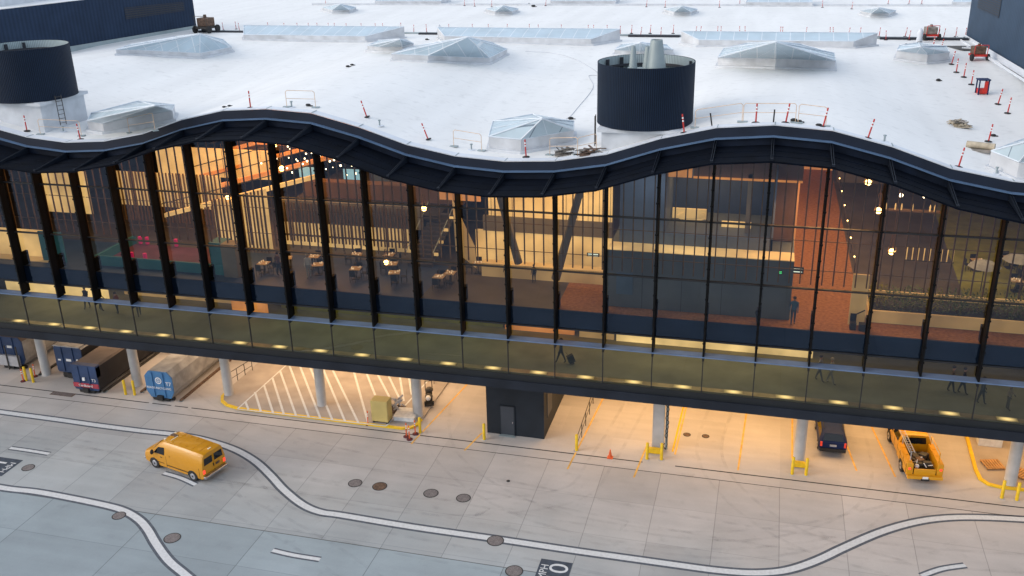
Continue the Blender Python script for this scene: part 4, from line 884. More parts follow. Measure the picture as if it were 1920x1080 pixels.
# handrails
def handrail(p, q, lb, h=1.0, n=4):
    a = Vector(p); b = Vector(q); t = thing('handrail', lb, 'handrail', a); d_ = b-a; up = Vector((0,0,h))
    m_ = MB(); m_.tube([up, up+d_], .028, 6); m_.tube([up*.5, up*.5+d_], .022, 6); m_.build('rail', 'railgrey', t)
    for i in range(n):
        f = i/(n-1); m_ = MB(); m_.tube([d_*f, d_*f+up], .028, 6); m_.build('post', 'railgrey', t)
handrail(G(432,724)+Vector((0,0,0)), G(474,697), 'dark handrail between the blue container and the hatched island', 1.1, 4)
handrail(G(1083,843), (-10.9,9.6,0), 'long dark handrail between the utility room and the empty bay', 1.1, 6)
handrail((-23.2,8.2,.13), (-23.0,11.5,.13), 'dark handrail behind the cart on the hatched island', 1.1, 3)

# waste containers
def container(name, x0, x1, y0, y1, z1, lb, front, top, side, chamf=.0, z0=.28, openbox=False):
    t = thing(name, lb, 'container', ((x0+x1)/2, y0, 0)); w = (x1-x0)/2; L_ = y1-y0; h = z1
    def ring(y, inset=0):
        c = chamf; i = inset
        return [(-w+c*.8+i,y,z0),(w-c*.8-i,y,z0),(w-i,y,z0+c*1.4),(w-i,y,h-c*1.1),(w-c-i,y,h),(-w+c+i,y,h),(-w+i,y,h-c*1.1),(-w+i,y,z0+c*1.4)]
    r = [ring(.03), ring(L_)]
    m_ = MB(); m_.loft(r, caps=not openbox); 
    m_.m = [0]*len(m_.m)
    fs = m_.m
    for i in (3,4,5): fs[i] = 1
    m_.build('body', [side, top], t)
    m_ = MB(); rg = ring(-.05); m_.loft([ring(-.05), ring(.03)]); f_ = m_.build('end_door', front, t)
    m_ = MB()
    for xx in (-w*.45, w*.35): m_.box(xx-.05,xx+.05,-.12,-.05,z0+.1,h-.08)
    m_.build('door_rib', front, f_)
    m_ = MB(); m_.box(-w*.6,w*.6,-.1,.3,.08,z0); m_.box(-w*.2,w*.2,-.25,-.05,.12,.5); m_.build('tow_hook', 'black', t)
    for sx in (-w*.7, w*.7):
        for sy in (.25, L_-.5):
            m_ = MB(); m_.cone((sx-.1,sy,.15),(sx+.1,sy,.15),.15,.15,12); m_.build('wheel', 'black', t)
    return t
t7 = container('waste_container', -43.55,-41.25,1.45,9.6,2.45,'light blue ended grey container marked T7','bin_blue','bin_grey','bin_grey',.38)
m_ = MB(); m_.lathe([(0,0),(.27,0),(.27,.01)],24); o = m_.build('emblem','reflect',t7,loc=(0,-.08,1.72)); o.rotation_euler = (R(90),0,0)
m_ = MB(); m_.lathe([(.13,0),(.19,0)],20); [m_.cbox((.0,.0,0),(.16,.03,.004),rz=a) for a in (0,1.05,2.1)]; oo = m_.build('emblem_mark','bin_blue',t7,loc=(0,-.1,1.72)); oo.rotation_euler = (R(90),0,0)
text('lettering','T7',.42,t7,'reflect',(.82,-.09,1.5),(R(90),0,0)); text('lettering','READS RECYCLING',.24,t7,'reflect',(0.0,-.135,1.12),(R(90),0,0))
t3 = container('waste_container', -49.85,-47.65,1.3,9.8,2.35,'dark navy container marked T3 with a red band','bin_navy','cardboard','bin_dark',.12)
m_ = MB(); m_.box(-1.11,1.11,-.12,-.06,.52,.86); m_.build('red_band','bandred',t3); text('lettering','T3',.34,t3,'reflect',(.75,-.08,1.15),(R(90),0,0)); text('lettering','Cardboard',.28,t3,'reflect',(0,-.14,.69),(R(90),0,0))
m_ = MB(); m_.box(-.2,.0,-.14,-.06,1.1,1.35); m_.build('notice','reflect',t3)
m_ = MB(); m_.box(-1.1,1.1,-.07,.4,1.4,2.37); m_.build('hopper_plate','bin_navy',t3)
t2 = container('waste_container', -52.85,-50.35,3.2,10.0,2.75,'blue compactor container behind the dark navy one','bin_navy','bin_grey','bin_dark',.15,z0=.5)
m_ = MB(); m_.box(-.25,.2,-.08,-.055,1.5,1.7); m_.build('notice','reflect',t2); m_ = MB(); m_.box(.7,.85,-.08,-.055,1.5,1.75); m_.build('notice','reflect',t2); m_ = MB(); m_.box(-1.0,-.75,-.08,-.055,1.5,1.62); m_.build('notice','reflect',t2)
m_ = MB(); m_.box(-1.2,1.2,-.15,6.5,2.76,2.84); m_.build('lid','bin_grey',t2)
t1 = container('waste_container', -58.9,-56.2,3.6,11.0,2.85,'blue grey compactor container at the far left edge','bin_navy','cardboard','bin_grey',.3,z0=.5)
m_ = MB(); m_.box(-1.0,.9,-.3,-.07,.4,1.3); m_.build('ram_housing','palegrey',t1); m_ = MB(); m_.box(-.1,.35,-.09,-.055,1.9,2.1); m_.build('notice','reflect',t1)
m_ = MB()
for xx in (-1.1,-.1,.95): m_.box(xx-.04,xx+.04,-.38,-.3,.1,2.2)
m_.build('guard_frame','railgrey',t1)
# steel guide rails
for i,(x,y0,y1,lb) in enumerate([(-40.95,1.6,10,'steel guide rail right of the T7 container'),(-44.75,2.2,10,'steel guide rail left of the T7 container'),(-47.6,1.6,10,'dark guide rail right of the T3 container'),(-54.6,3,10,'dark guide rail left of the blue compactor')]):
    t = thing('guide_rail', lb, 'guide rail', (x,y0,0)); m_ = MB(); m_.box(-.09,.09,0,y1-y0,.0,.14); m_.build('rail','rust' if i<2 else 'railgrey',t); m_ = MB(); m_.box(-.16,.16,0,.3,.0,.05); m_.build('end_shoe','galv',t)
# cabinet and clutter on the island
t = thing('equipment_cabinet','beige metal equipment cabinet on the hatched island','cabinet',(G(712,795,.13).x, G(712,795,.13).y+.5,.13))
m_ = MB(); m_.box(-.62,.62,-.42,.42,.14,1.75); m_.build('case','kiosk',t,bevel=.02); m_ = MB(); [m_.box(sx-.06,sx+.06,-.4,.4,0,.14) for sx in (-.5,.5)]; m_.build('foot','railgrey',t); m_ = MB(); m_.box(-.58,.58,-.43,-.42,.2,1.7); m_.build('door','kiosk',t)
t = thing('white_crate','low white flat box lying on the island','box',(G(757,789,.13).x, G(757,789,.13).y+.6,.13),R(3)); m_ = MB(); m_.box(-.75,.75,-.7,.7,.0,.28); m_.build('body','white',t,bevel=.02); m_ = MB(); m_.box(-.78,.78,-.73,.73,.28,.33); m_.build('lid','white',t)
t = thing('pipe_fitting_heap','heap of white pipe fittings on a pallet behind the cabinet','fittings',(G(738,772,.13).x,G(738,772,.13).y+.2,.13)); m_ = MB()
rr_ = random.Random(3)
for i in range(22): a = Vector((rr_.uniform(-.6,.6),rr_.uniform(-.5,.5),.25+rr_.random()*.6)); b_ = a+Vector((rr_.uniform(-.4,.4),rr_.uniform(-.4,.4),rr_.uniform(-.2,.3))); m_.cone(a,b_,.07,.07,8)
m_.build('fittings','palegrey',t); m_ = MB()
for i in range(5): m_.cbox((0,-.5+i*.25,.1),(1.3,.12,.05))
for i in range(14): a = Vector((rr_.uniform(-.6,.6),rr_.uniform(-.6,.6),.2)); m_.cbox(a,(.35,.1,.1),rz=rr_.uniform(0,3))
m_.build('pallet','rust',t)
t = thing('hand_cart','dark tilted hand cart loaded with bags near the island handrail','cart',(G(805,757,.13).x,G(805,757,.13).y,.13),R(20)); m_ = MB(); m_.cbox((0,.2,.35),(.5,1.4,.08),rx=.35); m_.tube([(-.25,.9,.6),(-.25,1.3,1.2),(.25,1.3,1.2),(.25,.9,.6)],.03,6); m_.build('frame','black',t)
for sx in (-.3,.3): m_ = MB(); m_.cone((sx-.05,-.3,.18),(sx+.05,-.3,.18),.18,.18,12); m_.build('wheel','black',t)
m_ = MB(); m_.sphere((0,.0,.6),.3,0,10,(1,1,.8)); m_.sphere((.05,.6,.85),.3,0,10,(1,1,.7)); m_.build('bags','railgrey',t,smooth=60); m_ = MB(); m_.sphere((-.05,-.25,.62),.2,0,8,(1,1.4,1)); m_.build('white_sack','reflect',t,smooth=60)
# hose reel at the square column
t = thing('hose_station','coiled black hoses hanging beside the square column','hose',(-5.0,2.75,0)); m_ = MB()
for k in range(9): m_.lathe([(.13,.0),(.17,.03),(.13,.06)],12,(.0,0)); 
m_ = MB()
for k in range(10):
    pts = [(.08*math.cos(a)+.02*k%0.07, -.18+.02*math.sin(k), 1.2+k*.33+.16*math.sin(a)) for a in [i*math.pi/5 for i in range(11)]]; m_.tube(pts,.025,5)
m_.build('hose_coils','black',t); m_ = MB(); m_.tube([(.02,-.2,1.1),(.1,-.3,.6),(0,-.45,.3),(-.15,-.5,.6),(-.05,-.4,.75)],.03,6); m_.build('nozzle_hose','black',t); m_ = MB(); m_.box(-.08,.1,-.1,.1,.1,4.7); m_.build('backing_rail','galv',t)
# white crate, pallets right
t = thing('white_bin','white box standing against the kerb behind the rightmost column','box',(14.95,7.6,.13)); m_ = MB(); m_.box(-.05,1.4,0,.9,.0,.75); m_.build('body','white',t,bevel=.02); m_ = MB(); m_.box(-.08,1.43,-.03,.93,.75,.8); m_.build('lid','white',t)
def pallet(loc, rz, lb):
    t = thing('timber_pallet', lb, 'pallet', loc, rz, 'timber pallets by the rightmost column'); m_ = MB(); [m_.cbox((-.5+i*.17,0,.13),(.12,1.1,.03)) for i in range(7)]; m_.build('top_boards','wood',t); m_ = MB(); [m_.cbox((0,y,.06),(1.1,.08,.1)) for y in (-.45,0,.45)]; m_.build('bearers','wood',t)
pallet((15.35,5.2,.13), R(15), 'timber pallet lying left of the rightmost column'); pallet((16.75,4.6,.13), R(-40), 'timber pallet lying right of the rightmost column')

# ================================================================== VEHICLES
def body_rings(st):
    """st: (x, hw_sill, z_sill, hw_belt, z_belt, hw_gut, z_gut, hw_roof, z_roof, z_mid)"""
    out = []
    for (x, a, za, b, zb_, c, zc, d_, zd, ze) in st:
        m1 = (a+b)/2*1.012; zm = (za+zb_)/2
        h_ = [(a,za),(m1,zm),(b,zb_),(c,zc),(d_,zd),(d_*.45,ze)]
        out.append([(x,-y,z) for y, z in h_]+[(x,y,z) for y, z in reversed(h_)])
    return out
def wheel(t, x, y, r, w, name='wheel'):
    s = 1 if y > 0 else -1
    m_ = MB(); m_.cone((x,y-s*w/2,r),(x,y+s*w/2,r),r,r,22); o = m_.build(name,'black',t,smooth=40,bevel=.02)
    m_ = MB(); m_.cone((x,y+s*w/2-.01,r),(x,y+s*(w/2+.012),r),r*.62,r*.52,18); m_.build('rim','rim',o)
    m_ = MB(); m_.cone((x,y+s*(w/2+.01),r),(x,y+s*(w/2+.03),r),r*.2,r*.16,10); m_.build('hub_cap','railgrey',o)
def arch(t, x, y, r, s):
    m_ = MB(); n = 14
    vs = [(x,y,r*.95)]+[(x+r*1.22*math.cos(math.pi*i/n), y, r*.9+r*1.22*math.sin(math.pi*i/n)) for i in range(n+1)]; m_.add(vs,[(0,1+i,2+i) for i in range(n)]); m_.build('wheel_arch','black',t)

# --- yellow van
rearP = G(366,900); frontP = G(295,875)
hd = math.atan2(frontP.y-rearP.y, frontP.x-rearP.x)
hv = Vector((math.cos(hd), math.sin(hd), 0)); lf = Vector((-hv.y, hv.x, 0))
# near side (left of vehicle) carries the contact points
mid_ = (frontP+rearP)/2; ctr = mid_ - lf*.86
van = thing('cargo_van','yellow cargo van driving left across the apron','van',(ctr.x,ctr.y,0),hd)
X0 = -.25       # wheelbase centre offset of body
st = [(2.66,.80,.42,.86,.78,.80,.88,.70,.94,.97),(2.60,.93,.34,.95,.80,.88,.98,.78,1.05,1.08),(2.3,.97,.32,.99,.92,.92,1.10,.80,1.17,1.21),(1.85,.98,.32,1.0,1.10,.93,1.27,.80,1.33,1.37),
      (1.45,.98,.32,1.0,1.16,.89,1.60,.77,1.70,1.76),(1.1,.98,.32,1.0,1.17,.86,1.86,.72,2.0,2.06),(.8,.98,.32,1.0,1.17,.86,1.92,.72,2.07,2.12),(-1.0,.98,.32,1.0,1.17,.86,1.93,.73,2.08,2.13),(-2.55,.98,.34,1.0,1.17,.86,1.91,.72,2.05,2.10),(-2.70,.95,.40,.98,1.17,.83,1.86,.70,1.99,2.04)]
m_ = MB(); m_.loft(body_rings(st)); m_.build('body','vanyellow',van,smooth=35)
def side_y(z, o=.014): 
    return (1.0+(.86-1.0)*(z-1.17)/(1.92-1.17))+o
for s, nm in ((1,'side_window'),(-1,'side_window')):
    m_ = MB(); m_.quad(*[(x, s*side_y(z,.02 if x<1.3 else .035), z) for x, z in ((.68,1.24),(1.62,1.24),(1.22,1.68),(.68,1.76))]); m_.build(nm,'dkglass',van)
    arch(van, 1.72, s*1.005, .37, s); arch(van, -1.75, s*1.005, .37, s)
    wheel(van, 1.72, s*.90, .37, .24); wheel(van, -1.75, s*.90, .37, .24)
    m_ = MB(); m_.sphere((1.62,s*1.16,1.32),.15,0,10,(.5,.9,1.25)); m_.tube([(1.5,s*.96,1.25),(1.62,s*1.12,1.28)],.03,5); m_.build('wing_mirror','black',van,smooth=60)
    m_ = MB(); m_.cbox((1.0,s*1.012,1.02),(.16,.03,.04)); m_.build('door_handle','black',van)
    m_ = MB()
    for x in (.56,1.68): m_.cbox((x,s*1.001,.78),(.012,.012,.80))
    m_.cbox((1.1,s*1.004,.6),(.6,.012,.03)); m_.build('door_seam','black',van)
    m_ = MB(); m_.box(-2.66,-2.55,s*.84-.05,s*.84+.16*s if s>0 else s*.84+.05,.72,.98); 
    m_ = MB(); m_.cbox((-2.70,s*.87,.86),(.08,.17,.26)); m_.build('tail_light','tail_on',van,bevel=.02)
    m_ = MB(); m_.cbox((2.64,s*.72,.74),(.06,.26,.2)); m_.build('headlight',M['lampwhite'],van,bevel=.02)
    m_ = MB(); z0_, z1_ = 1.26, 1.74; xr = -2.715
    m_.quad((xr,s*.08,z0_),(xr,s*.80,z0_),(xr+.0,s*.74,z1_),(xr,s*.08,z1_)); m_.build('rear_window','dkglass',van)
m_ = MB(); m_.quad((1.83,-.80,1.385),(1.83,.80,1.385),(1.16,.66,2.02),(1.16,-.66,2.02)); m_.build('windshield','dkglass',van)
m_ = MB(); m_.cbox((-2.80,0,.50),(.20,1.96,.16)); m_.cbox((-2.78,0,.42),(.12,.9,.10)); m_.build('rear_bumper','chrome',van,bevel=.03)
m_ = MB(); m_.cbox((2.70,0,.48),(.14,1.86,.18)); m_.build('front_bumper','chrome',van,bevel=.03)
m_ = MB(); m_.cbox((-2.73,-.30,.98),(.02,.32,.16)); m_.build('number_plate','rust',van); m_ = MB(); m_.cbox((-2.73,0,1.3),(.03,.02,1.2)); m_.build('door_gap','vanyellow',van)
m_ = MB(); m_.cbox((-2.735,0,.95),(.012,.016,1.0)); m_.cbox((-2.73,0,.64),(.012,1.7,.014)); m_.build('rear_door_seam','black',van)
for s in (-1,1):
    m_ = MB(); m_.cbox((-.6,s*1.018,.55),(2.3,.014,.05)); m_.build('side_trim','black',van)
    m_ = MB(); m_.cbox((-2.4,s*1.006,.75),(.010,.012,.75)); m_.cbox((.2,s*.995,1.25),(.010,.012,.16)); m_.build('panel_seam','black',van)
m_ = MB(); [m_.cbox((x,0,2.125),(.03,1.25,.012)) for x in (-2.2,-1.6,-1.0,-.4,.2)]; m_.build('roof_ribs','vanyellow',van)
m_ = MB(); m_.cbox((2.70,0,.80),(.04,1.05,.22)); m_.build('grille','black',van)
m_ = MB(); m_.cbox((-2.73,.05,1.02),(.04,.05,.2)); m_.build('rear_handle','black',van)
m_ = MB(); m_.cbox((.75,-.12,2.14),(.5,.25,.04)); m_.build('roof_vent','rust',van); m_ = MB()
for yy in (-.05,.15,.35): m_.cbox((.45,yy,2.135),(.05,.2,.02))
m_.cbox((1.0,.45,2.10),(.1,.12,.05)); m_.cbox((1.0,-.45,2.10),(.1,.12,.05)); m_.cbox((-2.5,0,2.11),(.08,.25,.05)); m_.build('marker_lights',mat('marker_white',(.8,.75,.6),.3),van)
m_ = MB()
for s in (-1,1): m_.tube([(1.1,s*.84,1.93),(-2.6,s*.84,1.93)],.012,5)
m_.build('roof_gutter','vanyellow',van)

# --- navy car (small SUV, rear toward the camera)
qa = G(1534,856); qb = G(1583,858); sc_c = (qa+qb)/2; p_front = Vector((5.35,9.0,0)); hd = R(91.5)
suv = thing('parked_car','navy blue hatchback car parked under the building with its tail outward','car',(5.55,4.35+2.15,0),hd)
st = [(2.15,.72,.40,.76,.62,.70,.70,.62,.74,.76),(2.05,.80,.30,.84,.66,.78,.80,.66,.86,.88),(1.35,.84,.26,.88,.86,.80,.97,.66,1.02,1.04),(.95,.84,.26,.88,.92,.80,1.06,.66,1.10,1.12),(.3,.84,.26,.88,.95,.68,1.45,.56,1.52,1.55),(-.3,.84,.26,.88,.97,.67,1.54,.56,1.62,1.65),(-1.3,.84,.26,.88,.99,.67,1.54,.56,1.62,1.64),(-1.85,.84,.28,.88,1.0,.70,1.40,.58,1.50,1.52),(-2.10,.83,.34,.87,.98,.80,1.03,.72,1.06,1.07),(-2.16,.80,.40,.83,.80,.80,.96,.70,1.0,1.01)]
m_ = MB(); m_.loft(body_rings(st)); m_.build('body','navy',suv,smooth=40)
m_ = MB(); m_.quad((-2.10,-.66,1.10),(-2.10,.66,1.10),(-1.87,.56,1.51),(-1.87,-.56,1.51)); m_.build('rear_window','dkglass',suv)
m_ = MB(); m_.quad((.92,-.66,1.15),(.92,.66,1.15),(.33,.55,1.56),(.33,-.55,1.56)); m_.build('windshield','dkglass',suv)
for s in (-1,1):
    m_ = MB(); f_ = lambda z: .88+(.67-.88)*(z-.98)/(1.54-.98)+.012
    m_.quad(*[(x,s*f_(z),z) for x, z in ((.75,1.05),(-1.75,1.07),(-1.5,1.46),(.2,1.46))]); m_.build('side_window','dkglass',suv)
    arch(suv,1.30,s*.885,.33,s); arch(suv,-1.30,s*.885,.33,s); wheel(suv,1.30,s*.79,.33,.2); wheel(suv,-1.30,s*.79,.33,.2)
    m_ = MB(); m_.cbox((-2.12,s*.74,.86),(.10,.14,.34)); m_.build('tail_light','tail',suv,bevel=.02)
    m_ = MB(); m_.sphere((.62,s*.98,1.06),.1,0,8,(.6,1,.8)); m_.build('wing_mirror','navy',suv,smooth=60)
m_ = MB(); m_.cbox((-2.2,0,.82),(.03,.42,.14)); m_.build('number_plate','palegrey',suv); m_ = MB(); m_.cbox((-2.19,0,.48),(.14,1.62,.24)); m_.build('rear_bumper','black',suv,bevel=.04)
for s in (-1,1): m_ = MB(); m_.tube([(.1,s*.6,1.66),(-1.5,s*.6,1.67)],.02,5); m_.build('roof_rail','black',suv)

# --- yellow service pickup
tk = thing('service_truck','yellow open bed service truck full of tools, tail toward the apron','truck',(10.55,5.35,0),R(97))
TY = 'truckyellow'
st = [(3.0,.86,.5,.92,.85,.86,.98,.78,1.02,1.05),(2.85,.95,.45,.98,.95,.92,1.08,.80,1.14,1.17),(1.9,.97,.42,1.0,1.12,.93,1.22,.80,1.27,1.30),(1.3,.97,.42,1.0,1.15,.82,1.72,.70,1.82,1.86),(1.0,.97,.42,1.0,1.16,.81,1.80,.70,1.90,1.93),(-.2,.97,.42,1.0,1.16,.81,1.80,.70,1.90,1.93),(-.42,.97,.42,1.0,1.16,.82,1.72,.72,1.84,1.88)]
m_ = MB(); m_.loft(body_rings(st)); m_.build('cab',TY,tk,smooth=35)
m_ = MB(); m_.box(-3.0,-.45,-1.05,1.05,.55,.72); m_.build('bed_floor','black',tk)
for s in (-1,1):
    m_ = MB(); m_.box(-2.95,-.5,s*.74 if s>0 else -1.08,1.08 if s>0 else s*.74,.5,1.38); m_.build('utility_box',TY,tk,bevel=.03)
    m_ = MB(); [m_.cbox((x,s*1.09,.95),(.72,.02,.62)) for x in (-.95,-2.5)]; m_.cbox((-1.72,s*1.09,1.2),(.7,.02,.25)); m_.build('locker_door',TY,tk)
    arch(tk,1.95,s*1.005,.40,s); arch(tk,-1.72,s*1.095,.40,s); wheel(tk,1.95,s*.90,.40,.26); wheel(tk,-1.72,s*.96,.40,.28)
    m_ = MB(); m_.cbox((-3.06,s*.92,1.02),(.06,.14,.14)); m_.build('tail_light','tail_on',tk,bevel=.02)
    m_ = MB(); m_.quad(*[(x, s*((1.0+(.82-1.0)*(z-1.16)/(1.78-1.16))+.014), z) for x, z in ((1.15,1.24),(-.1,1.24),(-.1,1.68),(.95,1.68))]); m_.build('side_window','dkglass',tk)
    m_ = MB(); m_.sphere((1.35,s*1.2,1.35),.16,0,8,(.4,.8,1.3)); m_.tube([(1.25,s*.95,1.25),(1.35,s*1.15,1.3)],.03,5); m_.build('wing_mirror','black',tk,smooth=60)
    m_ = MB(); [m_.tube([(x,s*.85,1.38),(x,s*.85,2.0)],.03,6) for x in (-.7,-2.7)]; m_.tube([(-.7,s*.85,2.0),(-2.7,s*.85,2.0)],.03,6); m_.build('rack_bar',TY if s<0 else 'palegrey',tk)
m_ = MB(); m_.quad((1.86,-.78,1.33),(1.86,.78,1.33),(1.34,.66,1.80),(1.34,-.66,1.80)); m_.build('windshield','dkglass',tk)
m_ = MB(); m_.quad((-.445,-.66,1.28),(-.445,.66,1.28),(-.43,.60,1.72),(-.43,-.60,1.72)); m_.build('rear_window','dkglass',tk)
m_ = MB(); m_.box(-3.06,-2.96,-.64,.64,.5,1.0); m_.build('tailgate',TY,tk,bevel=.02); m_ = MB(); m_.box(-3.30,-3.0,-1.05,1.05,.42,.62); m_.box(-3.05,-2.98,-1.08,-.7,.6,1.38); m_.box(-3.05,-2.98,.7,1.08,.6,1.38); m_.build('rear_bumper',TY,tk,bevel=.03)
m_ = MB(); m_.cbox((-3.31,0,.42),(.04,.5,.14)); m_.build('hitch','black',tk)
m_ = MB(); m_.cbox((-3.32,.0,.56),(.02,.34,.16)); m_.build('number_plate','reflect',tk)
for s in (-1,1):
    m_ = MB(); [m_.cbox((x,s*1.102,.95),(.012,.01,.64)) for x in (-.57,-1.33,-2.12,-2.88)]; m_.cbox((-1.72,s*1.102,1.06),(2.3,.01,.012)); m_.build('locker_seam','black',tk)
    m_ = MB(); [m_.cbox((x,s*.91,1.395),(.62,.26,.02)) for x in (-.9,-1.7,-2.5)]; m_.build('lid_panel',TY,tk)
    m_ = MB(); m_.cbox((.6,s*1.008,.82),(.012,.012,.66)); m_.build('door_seam','black',tk)
# ladder on the left rack
m_ = MB(); [m_.tube([(-2.9,y,2.08),(.2,y,2.08)],.03,5) for y in (.70,1.0)]; [m_.tube([(-2.8+i*.3,.70,2.08),(-2.8+i*.3,1.0,2.08)],.018,5) for i in range(10)]; m_.build('ladder','palegrey',tk)
m_ = MB(); m_.cbox((.3,0,1.97),(.16,.6,.08)); m_.build('beacon_bar',M['lampglow'],tk)
rr_ = random.Random(5); m_ = MB(); k_ = MB(); w_ = MB()
for i in range(12): m_.cbox((rr_.uniform(-2.8,-.7),rr_.uniform(-.5,.5),.85+rr_.random()*.15),(rr_.uniform(.2,.5),rr_.uniform(.15,.4),rr_.uniform(.1,.3)),rz=rr_.random()*3)
m_.build('tool_load','railgrey',tk); k_.cbox((-1.9,.05,.95),(.5,.45,.3),rz=.2); k_.build('toolbox','rust',tk)
for i in range(6):
    a = Vector((rr_.uniform(-2.8,-1.8),rr_.uniform(-.5,.5),.95)); w_.tube([a,a+Vector((rr_.uniform(-.4,.4),rr_.uniform(-.2,.2),.25))],.03,5)
w_.sphere((-2.6,.38,.95),.15,0,8); w_.build('pipes','reflect',tk)

# ================================================================== INTERIOR
ZC = ZF
def itag(name, mtl, boxes, label, cat='wall', **kw):
    m_ = MB(); [m_.box(*b) for b in boxes]; o = m_.build(name, mtl, None, **kw); return tag(o, label, cat)
def floor_(name, mtl, poly, z=ZC+.006):
    m_ = MB(); m_.quad(*[(x, y, z) for x, y in poly]); return struct(m_.build(name, mtl))
floor_('orange_floor', 'in_orange', [(-12.0,.8),(-9.0,.8),(-9.0,5.6),(-12.1,5.6)])
floor_('orange_floor', 'in_orange', [(-9.0,.8),(6.3,.8),(6.3,2.2),(-9.0,2.2)], ZC+.01)
floor_('orange_floor', 'in_orange', [(2.2,2.2),(6.3,2.2),(5.9,40),(2.2,40)], ZC+.014)
floor_('orange_floor', 'in_orange', [(6.3,.8),(30,.8),(30,2.6),(6.3,2.6)], ZC+.018)
floor_('green_floor', 'in_green', [(12.6,7.0),(30,7.0),(30,34),(13.6,34)])
floor_('dark_floor', mat('navy_floor',(.03,.055,.14),.5,0,.25,.4), [(-35,.8),(-21.0,.8),(-21.0,6.8),(-35,6.8)])
floor_('dark_floor', mat('navy_floor_b',(.022,.05,.12),.5,0,.25,.4), [(-57,.8),(-35,.8),(-35,6.6),(-57,6.6)], ZC+.008)
# service pod
t = thing('service_pod','slate coloured box room with a window recess behind the glass','room',(0,0,0))
m_ = MB(); m_.box(-9.0,2.05,1.95,11.0,ZC+.02,14.15); m_.build('lower_wall','in_box',t)
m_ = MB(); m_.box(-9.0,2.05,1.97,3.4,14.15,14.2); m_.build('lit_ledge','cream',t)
m_ = MB(); m_.box(-8.5,-5.75,3.4,9,14.2,20.2); m_.box(-5.75,.75,3.4,3.6,14.2,14.95); m_.box(.62,.75,3.4,11,14.2,19.2); m_.build('upper_wall','in_boxtop',t)
m_ = MB(); m_.box(-5.75,.62,8.5,8.7,14.2,19.2); m_.build('recess_back',mat('recess_blue',(.05,.085,.19),.6,0,.2,.5),t)
m_ = MB(); m_.lathe([(.9,15.2),(.9,15.32)],24,(-4.3,6.2)); m_.build('lit_ring','cream',t)
m_ = MB(); m_.box(-5.75,.62,3.6,8.5,14.75,14.85); m_.build('recess_floor','in_box',t)
m_ = MB(); m_.box(-5.6,-3.4,6.9,7.1,14.85,15.5); m_.box(-2.4,-.6,5.6,5.8,14.85,15.2); m_.build('lit_counter','cream',t)
m_ = MB(); m_.box(-.95,-.7,4.6,5.0,14.85,18.6); m_.build('recess_column','greywall',t)
m_ = MB(); m_.box(-8.4,-7.4,1.90,1.95,ZC+.9,ZC+2.3); m_.build('cabinet_front','ledge',t)
m_ = MB()
for x in (-6.8,-4.4,-2.0,.4): m_.box(x-.01,x+.01,1.94,1.95,ZC,14.1)
m_.build('panel_seam','louvre',t)
m_ = MB(); m_.box(-5.72,-4.3,4.6,4.8,18.2,20.8); m_.build('amber_backdrop','orangewall',t)
m_ = MB(); m_.box(.75,1.95,5.5,11,14.2,20.6); m_.build('brown_wall','in_brown',t)
itag('brown_bulkhead','in_brown',[(-4.2,2.2,4.6,4.9,18.2,21.4)],'brown bulkhead above the lit recess under the crest','wall')
itag('lit_soffit_edge',M['amber'],[(-4.2,2.2,4.5,4.6,18.2,18.32)],'thin amber lit edge on the brown bulkhead','lit edge')  # lit lower edge of the bulkhead, its light put into an amber glow
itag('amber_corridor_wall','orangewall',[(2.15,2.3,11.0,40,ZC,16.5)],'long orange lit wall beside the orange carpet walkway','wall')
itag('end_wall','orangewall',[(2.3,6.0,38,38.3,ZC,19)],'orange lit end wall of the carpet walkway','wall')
# balustrade with small lamps to the right of the orange walkway
t = thing('glass_balustrade','sloping rail line with small lamps right of the orange walkway','balustrade')
m_ = MB(); m_.tube([(6.3,2.9,ZC+1.05),(6.1,37,ZC+1.05)],.05,6); m_.build('handrail','railgrey',t)
for i in range(9):
    y = 3+i*4; m_ = MB(); m_.tube([(6.3,y,ZC),(6.3,y,ZC+1.05)],.03,5); po = m_.build('post','railgrey',t); m_ = MB(); m_.sphere((6.2,y,ZC+1.15),.05,0,8); m_.build('lamp','lampglow',po)
t = thing('white_stand','white information stand with black chairs at its foot','stand',(5.85,1.75,ZC)); m_ = MB(); m_.box(-.45,.45,.3,.45,0,3.2); m_.build('board','cream2',t,bevel=.01); m_ = MB(); m_.tube([(-.35,-.2,0),(-.2,.1,.7),(.35,-.2,1.2)],.04,5); m_.build('brace','railgrey',t); m_ = MB(); m_.box(-.4,-.05,-.5,-.1,0,.45); m_.box(.1,.45,-.6,-.2,0,.45); m_.box(-.4,-.05,-.1,-.06,.45,.9); m_.build('seats','chairblack',t)
